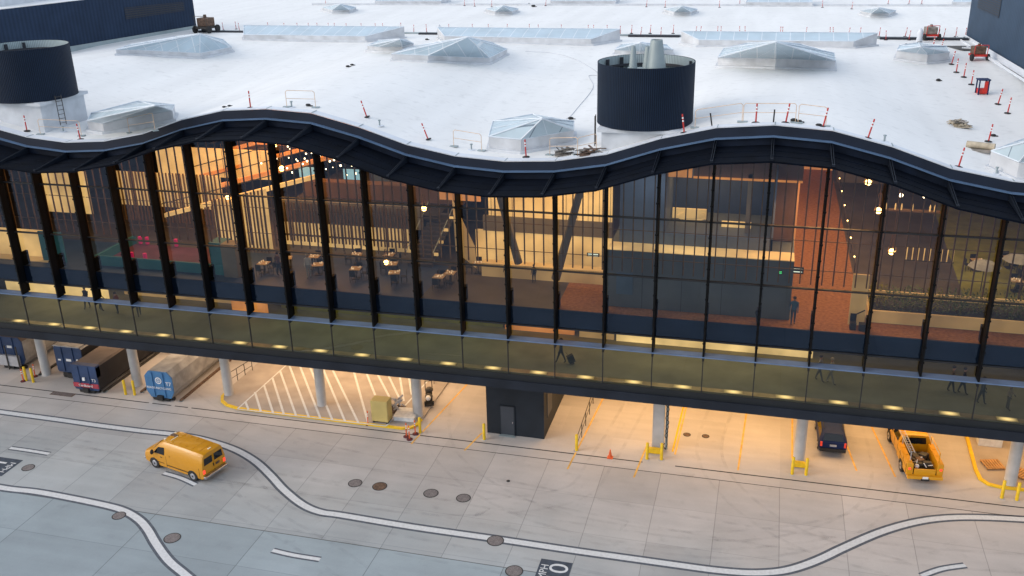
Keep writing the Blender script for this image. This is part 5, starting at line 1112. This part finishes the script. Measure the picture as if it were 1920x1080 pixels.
# planter
t = thing('planter','long planter box full of dark green shrubs behind the glass','planter',(0,0,ZC)); m_ = MB(); m_.box(6.5,24,2.7,2.85,0,.75); m_.box(6.5,6.65,2.85,5.6,0,.75); m_.box(6.5,24,5.5,5.65,0,.95); m_.build('box','cream2',t); m_ = MB(); m_.box(6.65,24,2.85,5.5,0,.6); m_.build('soil','black',t)
rr_ = random.Random(11)
for i in range(17):
    cx = 7.1+i*1.02; cy = rr_.uniform(3.5,4.7); pl = MB()
    for k in range(210):
        u_ = rr_.random()**.5*.75; a = rr_.uniform(0,2*math.pi); zz_ = rr_.uniform(0,.9)
        p = Vector((u_*math.cos(a)*(1-.3*zz_), u_*math.sin(a)*(1-.3*zz_), .55+zz_*1.5)); dr_ = Vector((rr_.uniform(-1,1),rr_.uniform(-1,1),rr_.uniform(-.2,1))).normalized(); sd = dr_.cross(Vector((0,0,1))).normalized()*.05; l_ = rr_.uniform(.14,.28)
        pl.quad(p-sd*.3, p+dr_*l_*.5+sd, p+dr_*l_, p+dr_*l_*.5-sd)
    b_ = thing('shrub','dark green leafy shrub growing in the long planter','shrub',(cx,cy,ZC),0,'shrubs in the long planter'); pl.build('foliage',['leaf','in_green'][i%3==0],b_); m_ = MB(); m_.tube([(0,0,.5),(.02,0,1.0)],.03,5); m_.build('stem','rust',b_)
# pendant lamps
def pendant(px, py, Y, lb, s=1.0, drop=2.0, bright='lampglow'):
    q = FP(px, py, Y); t = thing('pendant_lamp', lb, 'lamp', q, 0, 'warm pendant lamps in the concourse'); top = min(zt(q.x)-1.6-q.z, 4)
    m_ = MB(); m_.sphere((0,0,0),.15*s,0,12); m_.build('bulb',bright,t,smooth=60)
    m_ = MB(); m_.tube([(0,0,.12),(0,0,max(.6,top))],.015,5)
    for a in range(5): m_.tube([(.2*s*math.cos(a*1.257),.2*s*math.sin(a*1.257),.0),(.06*s*math.cos(a*1.257),.06*s*math.sin(a*1.257),.85*s)],.016,4)
    m_.lathe([(.2*s,-.02),(.22*s,.02),(.2*s,.06)],12); m_.build('wire_shade','rod',t)
for px, py, Y, lb, s in [(1628,342,9,'topmost glowing pendant lamp right of the orange walkway',1.3),(1647,395,9,'glowing pendant lamp with wire shade, second from the top right',1.35),(1672,472,7,'glowing pendant lamp low above the planter',1.3),(1760,477,8,'small glowing pendant lamp beside a mullion at the right',.8),
    (795,391,6,'glowing pendant lamp in front of the menu screens',1.2),(528,316,9,'bright pendant lamp over the orange ramp',1.35),(427,370,7,'bright pendant lamp beside the fourth left fin',1.1),(516,272,12,'small pendant lamp high under the left crest',1.0),(724,492,3.5,'pendant lamp low over the dining tables',1.1),(726,493,3.8,'x',.7)][:9]:
    pendant(px, py, Y, lb, s)
# bottle shelf right back
t = thing('bar_shelf','lit bar shelf with bulbs at the upper right of the concourse','shelf',(0,0,0)); q = FP(1705,395,14)
m_ = MB(); m_.box(q.x-1.6,q.x+2.0,14,14.4,q.z-.1,q.z); m_.build('shelf_board','slatwood',t)
for i, dx in enumerate((-1.5,-.9,-.5,.2,.9,1.3,1.6)): m_ = MB(); m_.lathe([(.05,0),(.05,.3),(.02,.45),(0,.46)],8,(q.x+dx,14.1)); o = m_.build('bottle','cream',t); o.location = (0,0,q.z)
for dx in (-.65,.85): m_ = MB(); m_.sphere((q.x+dx,14.0,q.z+1.05),.14,0,10); m_.build('bulb','lampwhite',t)
# slat railing right back
t = thing('slat_rail','row of warm vertical slats behind the pendant lamps','railing'); q = FP(1700,472,12); m_ = MB(); [m_.box(q.x+i*.36,q.x+i*.36+.06,12,12.06,q.z-.55,q.z+.35) for i in range(9)]; m_.build('slats','cream',t); m_ = MB(); m_.box(q.x,q.x+3,12,12.06,q.z-.62,q.z-.56); m_.build('bottom_rail','railgrey',t)
# back wall parts & ceiling pieces
itag('concourse_back_wall','greywall',[(6.2,34,34,34.3,ZC,20.8)],'dim grey back wall right of the walkway')
# V struts (structural columns inside)
def strut(p, q, r, lb):
    a = Vector(p); b = Vector(q); t_ = MB(); t_.cone(a, b, r*1.15, r*.9, 14); o = t_.build('slanted_strut', 'greywall', None, smooth=50); tag(o, lb, 'column')
strut(FP(972,492,4.6), FP(932,350,3.0), .24, 'slanted grey strut left of the cream wall panels')
strut(FP(1042,522,4.6), FP(1090,350,3.0), .26, 'slanted grey strut in front of the cream wall panels')
# cream panels middle
t = thing('lit_panel_wall','cream lit panel wall with dark grid behind the middle of the glass','wall',(0,0,0))
a = FP(955,378,7.5); b = FP(1128,512,7.5); m_ = MB(); m_.box(-18.2,-9.6,7.5,7.7,14.1,18.4); m_.build('upper_panels','cream',t); m_ = MB(); m_.box(-18.6,-9.6,7.4,7.6,13.0,14.1); m_.build('grey_band','greywall',t); m_ = MB(); m_.box(-19.2,-9.6,7.5,7.7,ZC,13.0); m_.build('lower_panels','cream',t)
m_ = MB(); [m_.box(-18.0+i*.75,-17.98+i*.75,7.44,7.5,14.1,18.4) for i in range(12)]; m_.build('panel_joint','rod',t)
itag('cream_bench','cream2',[(-18.2,-9.4,5.4,6.2,ZC,ZC+.95)],'low cream bench in front of the lit panel wall','bench')
m_ = MB(); m_.add([(-21.5,9.5,14.6),(-18.9,6.3,12.2),(-18.9,6.6,ZC),(-21.5,9.8,ZC)],[(0,1,2,3)]); tag(m_.build('stair_side_wall','cream2'),'cream stair side wall left of the lit panel wall','wall')
itag('orange_wall_panel','orangewall',[(-21.2,-18.3,6.0,6.1,15.5,16.4)],'orange glowing panel over the stair beside the slanted strut','panel')  # wall panel with its orange light put into the surface glow
m_ = MB(); [m_.box(-21.2+i*.5,-21.18+i*.5,5.95,5.99,15.5,16.4) for i in range(6)]; tag(m_.build('panel_grid','railgrey'),'dark grid bars over the orange glowing panel','grid')
# mezzanine with slat screen
t = thing('mezzanine','dark mezzanine with slatted front and bar above the dining tables','mezzanine'); m_ = MB(); m_.box(-35,-22.5,9.0,22,12.9,13.3); m_.build('deck','in_dark',t)
m_ = MB(); m_.box(-35,-24.2,8.9,9.0,ZC,12.3); m_.build('lit_base','cream',t); m_ = MB(); m_.box(-35,-23.5,8.6,8.8,12.3,14.0); m_.build('parapet','greywall',t)
m_ = MB(); [m_.box(-34.9+i*.28,-34.8+i*.28,8.35,8.45,ZC+.5,13.9) for i in range(38)]; m_.build('slats','slatwood',t); m_ = MB(); m_.box(-35,-24.3,8.3,8.5,ZC+.95,ZC+1.02); m_.build('slat_rail','railgrey',t)
m_ = MB(); m_.box(-35,-22.5,22,22.3,13.3,19.9); m_.build('back_wall','in_brown',t)
t = thing('bar_counter','bar counter with lit shelf of glasses on the mezzanine','bar'); m_ = MB(); m_.box(-34.5,-21.5,12,13,13.3,14.5); m_.build('counter','in_brown',t); m_ = MB(); m_.box(-33.5,-21.2,12.2,12.7,16.1,16.2); m_.build('overhead_shelf','slatwood',t)
m_ = MB(); rr_ = random.Random(8); [m_.cone((x,12.35,16.2),(x,12.35,16.45),.06,.05,6) for x in [-33.3+i*.26 for i in range(46)] if rr_.random()<.75]; m_.build('glassware',mat('lit_glassware',(.6,.5,.35),.3,0,.2,3,emit=(1,.75,.45),estr=.35),t)
for x in (-34.0,-30.3,-28.0,-25.0,-23.2):
    m_ = MB(); m_.box(x-.7,x+.7,12.05,12.12,14.8,15.6); m_.build('menu_screen',M['screen'] if x in (-30.3,-25.0,-23.2,-34.0) else M['in_box'],t)
rr_ = random.Random(31)
for i in range(75):
    x = rr_.uniform(-35.5,-19.5); y = rr_.uniform(7,13); z = rr_.uniform(16.3,18.0)
    if z > zt(x)-2: continue
    l_ = thing('string_light','small warm light bulb hanging above the mezzanine bar','light bulb',(x,y,z),0,'small bulbs above the bar'); m_ = MB(); m_.sphere((0,0,0),rr_.uniform(.04,.085),0,6); m_.build('bulb','lampwhite',l_); m_ = MB(); m_.tube([(0,0,.05),(0,0,zt(x)-1.6-z)],.008,3); m_.build('cord','black',l_)
# stair at right end of mezzanine
t = thing('staircase','dark staircase rising from the tables to the mezzanine','staircase',(0,0,0)); m_ = MB()
for i in range(12): m_.box(-23.9+i*.06,-22.1+i*.06,6.2+i*.3,6.6+i*.3,ZC+i*.24,ZC+i*.24+.24)
m_.build('steps','in_floor',t); m_ = MB(); m_.tube([(-22.0,6.2,ZC+1),(-21.3,9.8,ZC+3.9)],.04,5); m_.tube([(-24.0,6.2,ZC+1),(-23.3,9.8,ZC+3.9)],.04,5); m_.build('handrail','galv',t); m_ = MB()
for i in range(4): m_.box(-22.0+i*.12,-21.7+i*.14,6.5+i*.8,6.6+i*.8,ZC+.8+i*.65,ZC+1.0+i*.65)
m_.build('step_lights','cream',t)
# ramp / escalator at upper left
def slab_(name, mtl, pts, lb, cat='ramp', th=.25, par=None):
    m_ = MB(); n = len(pts); m_.add([tuple(p) for p in pts]+[(p[0],p[1],p[2]-th) for p in pts],[tuple(range(n)),tuple(range(2*n-1,n-1,-1))]+[(i,(i+1)%n,n+(i+1)%n,n+i) for i in range(n)]); o = m_.build(name, mtl, par)
    return tag(o, lb, cat) if not par else o
for k,(dy,dz,mt_,lb) in enumerate([(0,0,'cream','lowest lit band of the rising ramp behind the left crest'),(2.0,.9,'orangewall','second lit orange band of the rising ramp'),(4.5,1.7,'amber','third lit orange band of the rising ramp'),(7.5,2.9,'orangewall','topmost orange band of the rising ramp')]):
    y = 7.5+dy; slab_('lit_ramp', mt_, [(-44,y,12.7+dz),(-31.5,y+1.5,16.0+dz),(-31.5,y+1.9,16.0+dz),(-44,y+.4,12.7+dz)], lb, 'ramp', .32)
    m_ = MB(); m_.tube([(-44,y-.1,13.5+dz),(-31.5,y+1.4,16.8+dz)],.04,5); tag(m_.build('ramp_handrail','railgrey'),'handrail along the '+lb,'handrail')
t = thing('slat_wall','tall slatted cream wall below the rising ramp','wall'); m_ = MB(); m_.add([(-39.5,7.2,ZC),(-34.9,7.2,ZC),(-34.9,7.2,15.2),(-39.5,7.2,14.0)],[(0,1,2,3)]); m_.build('lit_back','cream',t); m_ = MB(); [m_.box(-39.4+i*.3,-39.3+i*.3,6.9,7.0,ZC,14.2+i*.07) for i in range(15)]; m_.build('slats','slatwood',t)
t = thing('slat_wall','low slatted cream wall behind the play area','wall'); m_ = MB(); m_.box(-49.5,-40.0,9.4,9.5,ZC+2.2,ZC+4.9); m_.build('lit_back','cream',t); m_ = MB(); [m_.box(-49.4+i*.3,-49.3+i*.3,9.2,9.3,ZC+1.0,ZC+5.0) for i in range(31)]; m_.build('slats','slatwood',t)
itag('lit_back_wall','cream',[(-47.5,-37,12.5,12.7,14.3,16.6)],'cream lit back wall far behind the left fins','wall')
itag('amber_glow_wall','orangewall',[(-39.8,-29.5,14.5,14.7,16.6,20.2)],'added amber glowing wall high behind the rising ramp','wall')  # wall added to carry the amber glow below the ceiling
itag('red_cabinet',M['red'],[(-36.3,-34.6,13.5,14.0,17.2,18.6)],'red lit cabinet high behind the left crest','cabinet')
itag('cream_doorway','cream',[(-38.8,-37.4,15.5,15.7,17.0,19.6)],'bright cream doorway high under the left crest','doorway')
itag('upper_back_wall','in_brown',[(-44,-30,19,19.3,15,19.9)],'brown wall behind the ramps under the left crest','wall')
_a = FP(72,395,5.6); _b = FP(150,322,5.6)
itag('slat_wall_left','cream',[(_a.x,_b.x+.4,5.6,5.7,_a.z,_b.z)],'bright slatted panel at the top left behind the glass','wall')
# play area
t = thing('play_area','teal framed play area with magenta lights behind the left fins','play area',(0,0,ZC)); m_ = MB(); m_.box(-46.3,-35.8,1.9,2.05,0,.75); m_.box(-46.3,-46.1,2.05,6.5,0,.75); m_.box(-36.9,-35.8,2.05,3.2,0,2.3); m_.box(-50.8,-48.8,1.9,2.0,0,2.3); m_.build('teal_wall','teal',t)
m_ = MB(); m_.box(-46.1,-37,2.05,6.4,.0,.12); m_.build('soft_floor','purple',t)
for i, (x, y) in enumerate([(-45.6,6.3),(-45.0,6.3),(-42.5,6.3),(-39.2,6.3),(-44,3.0),(-42.9,3.0)]): m_ = MB(); m_.lathe([(.14,.2),(.14,.75),(0,.8)],10,(x,y)); m_.build('light_post','magenta',t)
itag('cream_counter','cream',[(-58,-50.9,2.6,3.2,ZC,ZC+1.9)],'bright cream counter at the far left behind the glass','counter')
itag('warm_floor_strip',M['cream2'],[(-58,-50.2,1.6,2.5,ZC,ZC+.06)],'warm lit floor strip before the cream counter','floor strip')  # light on the floor put in as a flat glowing strip
itag('grey_pier','greywall',[(-35.7,-34.6,1.6,2.6,ZC,ZC+2.4)],'grey pier at the right end of the play area','pier')
# tables and chairs
def table(x, y, rz, lb, mtl='tabletop', w=.75):
    t = thing('dining_table', lb, 'table', (x, y, ZC), rz, 'dining tables'); m_ = MB(); m_.box(-w/2,w/2,-w/2,w/2,.72,.76); m_.build('tabletop',mtl,t); m_ = MB(); m_.cone((0,0,0),(0,0,.72),.04,.04,6); m_.build('pedestal','chairblack',t); m_ = MB(); m_.cbox((0,0,.02),(.5,.5,.03)); m_.build('base','chairblack',t); return t
def chair(x, y, rz, lb):
    t = thing('dining_chair', lb, 'chair', (x, y, ZC), rz, 'dining chairs'); m_ = MB(); m_.box(-.2,.2,-.2,.2,.43,.47); m_.build('seat','chairblack',t); m_ = MB(); m_.box(-.2,.2,.18,.21,.47,.9); m_.build('backrest','chairblack',t)
    for sx in (-.18,.18):
        for sy in (-.18,.18): m_ = MB(); m_.cone((sx,sy,0),(sx,sy,.43),.018,.018,5); m_.build('leg','chairblack',t)
    return t
tb = None; ch = None
spots = [(-20.4,2.9,0),(-19.9,3.7,0),(-23.6,3.0,.3),(-24.4,4.6,.2),(-26.5,3.2,.1),(-29.4,3.4,.3),(-30.4,4.9,.1),(-32.2,4.2,.4),(-33.3,2.9,0),(-27.6,5.9,.3),(-25.3,6.3,.1),(-18.6,5.9,.2),(15.9,9.6,0),(17.2,11.6,.3),(16.4,14,.2),(14.2,13.0,.2),(18,8.6,0)]
plc = ['beside the fin left of the stair foot','behind the near table by the stair foot','under the low pendant lamp','behind the table under the low pendant','beside the middle left fin','near the seated person in pale clothes','behind the seated person','near the grey pier','in front of the grey pier','near the slatted base of the mezzanine','at the foot of the staircase','by the cream stair wall','on the green carpet at the right','far on the green carpet','at the back of the green carpet','left on the green carpet','at the right end behind the planter']
for i, (x, y, rz) in enumerate(spots):
    lb = 'square table '+plc[i]
    if tb is None: tb = table(x, y, rz, lb)
    else: dup(tb, (x,y,ZC), rz, lb)
    for dx, dy, a in ((.0,.62,0),(0,-.62,math.pi),(.62,0,-math.pi/2)) if i % 2 == 0 else ((-.62,0,math.pi/2),(0,.62,0)):
        c_, s_ = math.cos(rz), math.sin(rz); px_, py_ = x+dx*c_-dy*s_, y+dx*s_+dy*c_; cl = 'black chair at the table '+plc[i]
        if ch is None: ch = chair(px_, py_, rz+a, cl)
        else: dup(ch, (px_,py_,ZC), rz+a, cl)
# tableware; the glints are put in as a glow of the glasses
for i, (x, y, rz) in enumerate(spots):
    t = thing('table_setting','small glinting glasses and plates on the table '+plc[i],'tableware',(x,y,ZC+.76)); m_ = MB(); rr_ = random.Random(i); [m_.cone((a,b,0),(a,b,.1),.03,.04,6) for a,b in [(rr_.uniform(-.3,.3),rr_.uniform(-.3,.3)) for _ in range(4)]]; m_.build('glasses',M['lit_glass'] if 'lit_glass' in M else M.setdefault('lit_glass', mat('bright_glasses',(.8,.7,.5),.3,0,.1,3,emit=(1,.8,.55),estr=.8)),t); m_ = MB(); [m_.cone((a,b,0),(a,b,.015),.09,.1,8) for a,b in ((-.18,-.15),(.16,.18))]; m_.build('plates','reflect',t)
# parasols at the right
for (px,py,Y,lb) in [(1848,488,9,'pale parasol canopy over the tables on the green carpet'),(1912,476,12,'pale parasol canopy at the right edge of the glass')]:
    q = FP(px,py,Y); t = thing('parasol', lb, 'parasol', (q.x,Y,ZC), 0); h_ = q.z-ZC; m_ = MB(); m_.lathe([(0,h_),(.6,h_-.15),(1.0,h_-.42)],8); m_.build('canopy',mat('parasol_cloth',(.30,.33,.38),.8),t); m_ = MB(); m_.cone((0,0,0),(0,0,h_),.03,.03,6); m_.build('pole','railgrey',t)
# signs
def sign(px, py, Y, w, h, mtl, lb, txt=None):
    q = FP(px, py, Y); t = thing('hanging_sign', lb, 'sign', q); m_ = MB(); m_.box(-w/2,w/2,0,.06,-h/2,h/2); m_.build('board','louvre',t); 
    if txt: text('lettering', txt, h*.8, t, mtl, (0,-.01,0), (R(90),0,0))
    else:
        m_ = MB(); [m_.box(-w*.4,w*.4,-.01,0,z-.03,z+.03) for z in (-h*.2,h*.2)]; m_.build('lines', mtl, t)
sign(1493,507,3.0,.85,.42,'signwhite','small lit sign with two white lines beside the slate box room')
sign(1463,511,1.85,.22,.22,'signgreen','green lit exit symbol on the corner of the slate box room')
sign(1112,478,3.0,.8,.22,'signwhite','small dark sign with white writing left of the slate box room')

# ================================================================== PEOPLE
def person_mat(name, trousers, shirt, skin=(.42,.24,.16)):
    m, nt, b = newmat(name); L = nt.links.new; tc = N(nt,'ShaderNodeTexCoord'); sp = N(nt,'ShaderNodeSeparateXYZ'); L(tc.outputs['Object'],sp.inputs[0])
    mr = N(nt,'ShaderNodeMapRange'); mr.inputs['From Min'].default_value = 0; mr.inputs['From Max'].default_value = 1.8; L(sp.outputs['Z'],mr.inputs['Value'])
    cr_ = N(nt,'ShaderNodeValToRGB'); cr_.color_ramp.interpolation = 'CONSTANT'; e = cr_.color_ramp.elements
    e[0].position = 0; e[0].color = (.03,.025,.02,1); e[1].position = .045; e[1].color = (*trousers,1)
    k = cr_.color_ramp.elements.new(.53); k.color = (*shirt,1); k = cr_.color_ramp.elements.new(.825); k.color = (*skin,1); L(mr.outputs[0],cr_.inputs[0]); L(cr_.outputs[0],b.inputs['Base Color']); b.inputs['Roughness'].default_value = .8
    return m
def person(loc, rz, lb, trousers, shirt, stride=.25, arm=.2, hair='hair', h=1.75, bag=None):
    t = thing('person', lb, 'person', loc, rz); s = h/1.75
    J = [(0,0,.93),(0,.0,1.15),(0,.01,1.40),(0,.01,1.50),(0,-.02,1.60),(0,-.03,1.72)]   # pelvis spine chest neck head top
    Rr = [(.15,.12),(.145,.10),(.17,.115),(.055,.055),(.085,.10),(.06,.07)]
    E = [(0,1),(1,2),(2,3),(3,4),(4,5)]
    def add(p, r, par): J.append(p); Rr.append(r); E.append((par, len(J)-1)); return len(J)-1
    for sx, sg in ((-.09,1),(.09,-1)):
        hp = add((sx,0,.86),(.10,.10),0); kn = add((sx,-stride*.5*sg,.48),(.065,.065),hp); an = add((sx,-stride*sg*.9,.09),(.042,.042),kn); add((sx,-stride*sg*.9-.14,.04),(.04,.035),an)
        sh = add((sx*2.1,.0,1.39),(.065,.065),2); el = add((sx*2.5,stride*.35*sg+.02,1.12),(.045,.045),sh); wr = add((sx*2.5,-arm+stride*.4*sg,.90),(.032,.032),el); add((sx*2.5,-arm-.05+stride*.4*sg,.82),(.035,.022),wr)
    me = bpy.data.meshes.new('body'); me.from_pydata([Vector(j)*s for j in J], E, []); me.materials.append(person_mat('person_clothes', trousers, shirt))
    o = bpy.data.objects.new('body', me); C.objects.link(o); o.parent = t
    sk = o.modifiers.new('skin','SKIN'); me.skin_vertices[0].data[0].use_root = True
    for i, r in enumerate(Rr): me.skin_vertices[0].data[i].radius = (r[0]*s, r[1]*s)
    ss = o.modifiers.new('sub','SUBSURF'); ss.levels = 1; ss.render_levels = 1
    m_ = MB(); m_.sphere((0,.01*s,1.69*s),.105*s,0,10,(1,1.1,.95)); m_.build('hair',hair,t,smooth=60)
    if bag == 'case':
        m_ = MB(); m_.cbox((.38,.55,.38),(.28,.42,.55),rx=.35); m_.tube([(.30,.42,.6),(.26,.2,.86)],.012,4); t2_ = thing('suitcase','black wheeled suitcase pulled behind the walking person','suitcase',loc,rz); m_.build('shell','black',t2_,bevel=.03)
        m_ = MB(); m_.cone((.28,.72,.05),(.48,.72,.05),.05,.05,8); m_.build('wheel','railgrey',t2_)
    return t
dk = (.02,.022,.03); 
def low(px, py): q = G(px, py, ZL); return Vector((q.x, max(.75, q.y), ZL))
person(low(1052,680), R(-60), 'dark dressed person walking with a wheeled suitcase behind the lower glass', dk, dk, .32, .1, bag='case')
person(low(1535,714), R(70), 'dark haired person in grey walking behind the lower glass, left of the pair', (.12,.12,.13), (.3,.3,.32), .28)
person(low(1556,719), R(70), 'pale haired person in light clothes behind the lower glass, right of the pair', (.2,.19,.18), (.45,.42,.38), .28, hair='scrapwood')
person(low(1782,735), R(80), 'person in black with a tan back behind the lower glass', dk, (.15,.11,.07), .2)
person(low(1803,738), R(80), 'person in black behind the lower glass, right of the tan backed one', dk, dk, .25)
person(low(1838,757), R(100), 'person in dark grey with a bag near the right end of the lower glass', (.03,.03,.035), (.05,.055,.07), .2)
person(low(1888,768), R(60), 'person in a pale brown top near the right edge of the lower glass', (.08,.07,.06), (.28,.22,.16), .1)
person(low(165,578), R(0), 'leftmost dark dressed person in the group behind the lower left glass', dk, dk, .2)
person(low(190,582), R(90), 'person in a grey jacket in the group behind the lower left glass', dk, (.16,.16,.17), .2)
person(low(222,588), R(-90), 'person in a red brown top in the group behind the lower left glass', dk, (.14,.05,.04), .1)
person(low(262,592), R(40), 'rightmost person in the group behind the lower left glass', (.05,.05,.06), (.08,.08,.1), .2)
person(Vector((1.75+.5,1.45,ZC+.01)), R(0), 'person in a blue coat at the corner of the slate box room', (.05,.07,.12), (.05,.12,.22), .1)
person(Vector((-3.0+3.2,1.2,ZC+.01)), R(30), 'small dark child in front of the slate box room', dk, dk, .1, h=1.0)
person(Vector((-29.8,2.7,ZC)), R(20), 'person in pale clothes among the left dining tables', (.3,.32,.36), (.5,.5,.52), .1, hair='scrapwood')
person(Vector((-32.0,2.6,ZC)), R(150), 'dark dressed waiter beside the middle left fin', dk, (.1,.05,.05), .1)
person(Vector((-16.3,4.9,ZC)), R(0), 'dark seated guest before the lit panel wall, left one', dk, dk, .1, h=1.35)
person(Vector((-14.4,4.9,ZC)), R(0), 'dark seated guest before the lit panel wall, right one', dk, dk, .1, h=1.3)

# ================================================================== LIGHT
def area(name, loc, sx, sy, power, col, rot=(0,0,0)):
    l = bpy.data.lights.new(name,'AREA'); l.shape = 'RECTANGLE'; l.size = sx; l.size_y = sy; l.energy = power; l.color = col
    o = bpy.data.objects.new(name, l); C.objects.link(o); o.location = loc; o.rotation_euler = rot; return o
WARM = (1,.62,.28); AMB = (1,.50,.16)
# lamps in the soffit over the bays
area('soffit_lamp',(-30,8,ZB-.05),14,4,1077,(1,.63,.33)); area('soffit_lamp',(-18,6.5,ZB-.05),7,4,443,(1,.63,.33)); area('soffit_lamp',(-8,6.2,ZB-.05),10,4,665,(1,.60,.27)); area('soffit_lamp',(6,6.2,ZB-.05),18,4,950,(1,.58,.23)); area('soffit_lamp',(19,6.2,ZB-.05),8,4,354,(1,.58,.23)); area('soffit_lamp',(-46,7,ZB-.05),16,3,792,(1,.68,.42)); area('soffit_lamp',(-60,7,ZB-.05),8,3,75,(1,.62,.34))
# lower corridor
area('corridor_lamp',(-3,4.0,9.9),14,2,271,(1,.80,.42)); area('corridor_lamp',(-26,4.0,9.9),22,2,313,(.95,.85,.40)); area('corridor_lamp',(-48,4.0,9.9),16,2,229,(1,.78,.42)); area('corridor_lamp',(12,4.0,9.9),14,2,167,(1,.80,.5)); area('corridor_lamp',(-14,4.0,9.9),6,2,114,(1,.65,.3))
# concourse
area('concourse_lamp',(4.2,14,18.5),2.5,24,1591,(1,.62,.30)); area('concourse_lamp',(3,2.2,17.5),6,1,185,(1,.5,.2)); area('concourse_lamp',(-38,6,19.0),12,4,595,(1,.58,.22)); area('concourse_lamp',(-37,11,20),10,6,1278,(1,.48,.15)); area('concourse_lamp',(-14,5,17.5),8,3,487,WARM); area('concourse_lamp',(-27,6,17.5),12,4,301,(1,.7,.42)); area('concourse_lamp',(14,10,17.5),12,8,720,(1,.72,.42)); area('concourse_lamp',(-46,6,17.5),10,4,301,(1,.66,.36)); area('concourse_lamp',(-4,2.0,19.0),8,.8,144,(.75,.85,1)); area('concourse_lamp',(-28,16,19),12,6,487,(1,.62,.32)); area('concourse_lamp',(-3,7,18.3),5,2,139,WARM)  # the cool lamp before the slate box room is added to brighten it
# small trough lights along the foot of the lower glass
for m in range(-2, 23):
    x = MX(m)+1.9; t = thing('floor_uplight','small warm uplight in the metal trough at the foot of the lower glass','light',(x,.36,ZL+.05),0,'uplights along the lower glass'); m_ = MB(); m_.box(-.55,.55,-.22,.22,.0,.03); m_.build('lens',glow_mat() if m == -2 else bpy.data.materials['uplight_glow'],t); m_ = MB(); m_.box(-.6,.6,-.24,.24,-.005,.01); m_.build('housing','strip',t)

# sky and sun
w = bpy.data.worlds.new('World'); sc.world = w; w.use_nodes = True; nt = w.node_tree
bg = nt.nodes['Background']; sky = nt.nodes.new('ShaderNodeTexSky'); sky.sky_type = 'NISHITA'; sky.sun_disc = False
SE, SR = 28, -120
sky.sun_elevation = R(SE); sky.sun_rotation = R(SR); sky.air_density = 1.0; sky.dust_density = 4.0; sky.ozone_density = 1.0
mixn = nt.nodes.new('ShaderNodeMix'); mixn.data_type = 'RGBA'; mixn.inputs[0].default_value = .55; mixn.inputs[7].default_value = (7.3, 8.0, 9.0, 1)
nt.links.new(sky.outputs[0], mixn.inputs[6]); nt.links.new(mixn.outputs[2], bg.inputs[0]); bg.inputs[1].default_value = .168
sl = bpy.data.lights.new('sun','SUN'); sl.energy = .8; sl.angle = R(25); sl.color = (1,.95,.9); so = bpy.data.objects.new('sun', sl); C.objects.link(so)
az = R(SR); dvec = Vector((math.sin(az)*math.cos(R(SE)), math.cos(az)*math.cos(R(SE)), math.sin(R(SE)))); so.rotation_euler = dvec.to_track_quat('Z','Y').to_euler()
sc.view_settings.view_transform = 'Standard'; sc.view_settings.look = 'None'; sc.view_settings.exposure = 0
sc.cycles.max_bounces = 8; sc.cycles.transparent_max_bounces = 16; sc.cycles.sample_clamp_indirect = 4
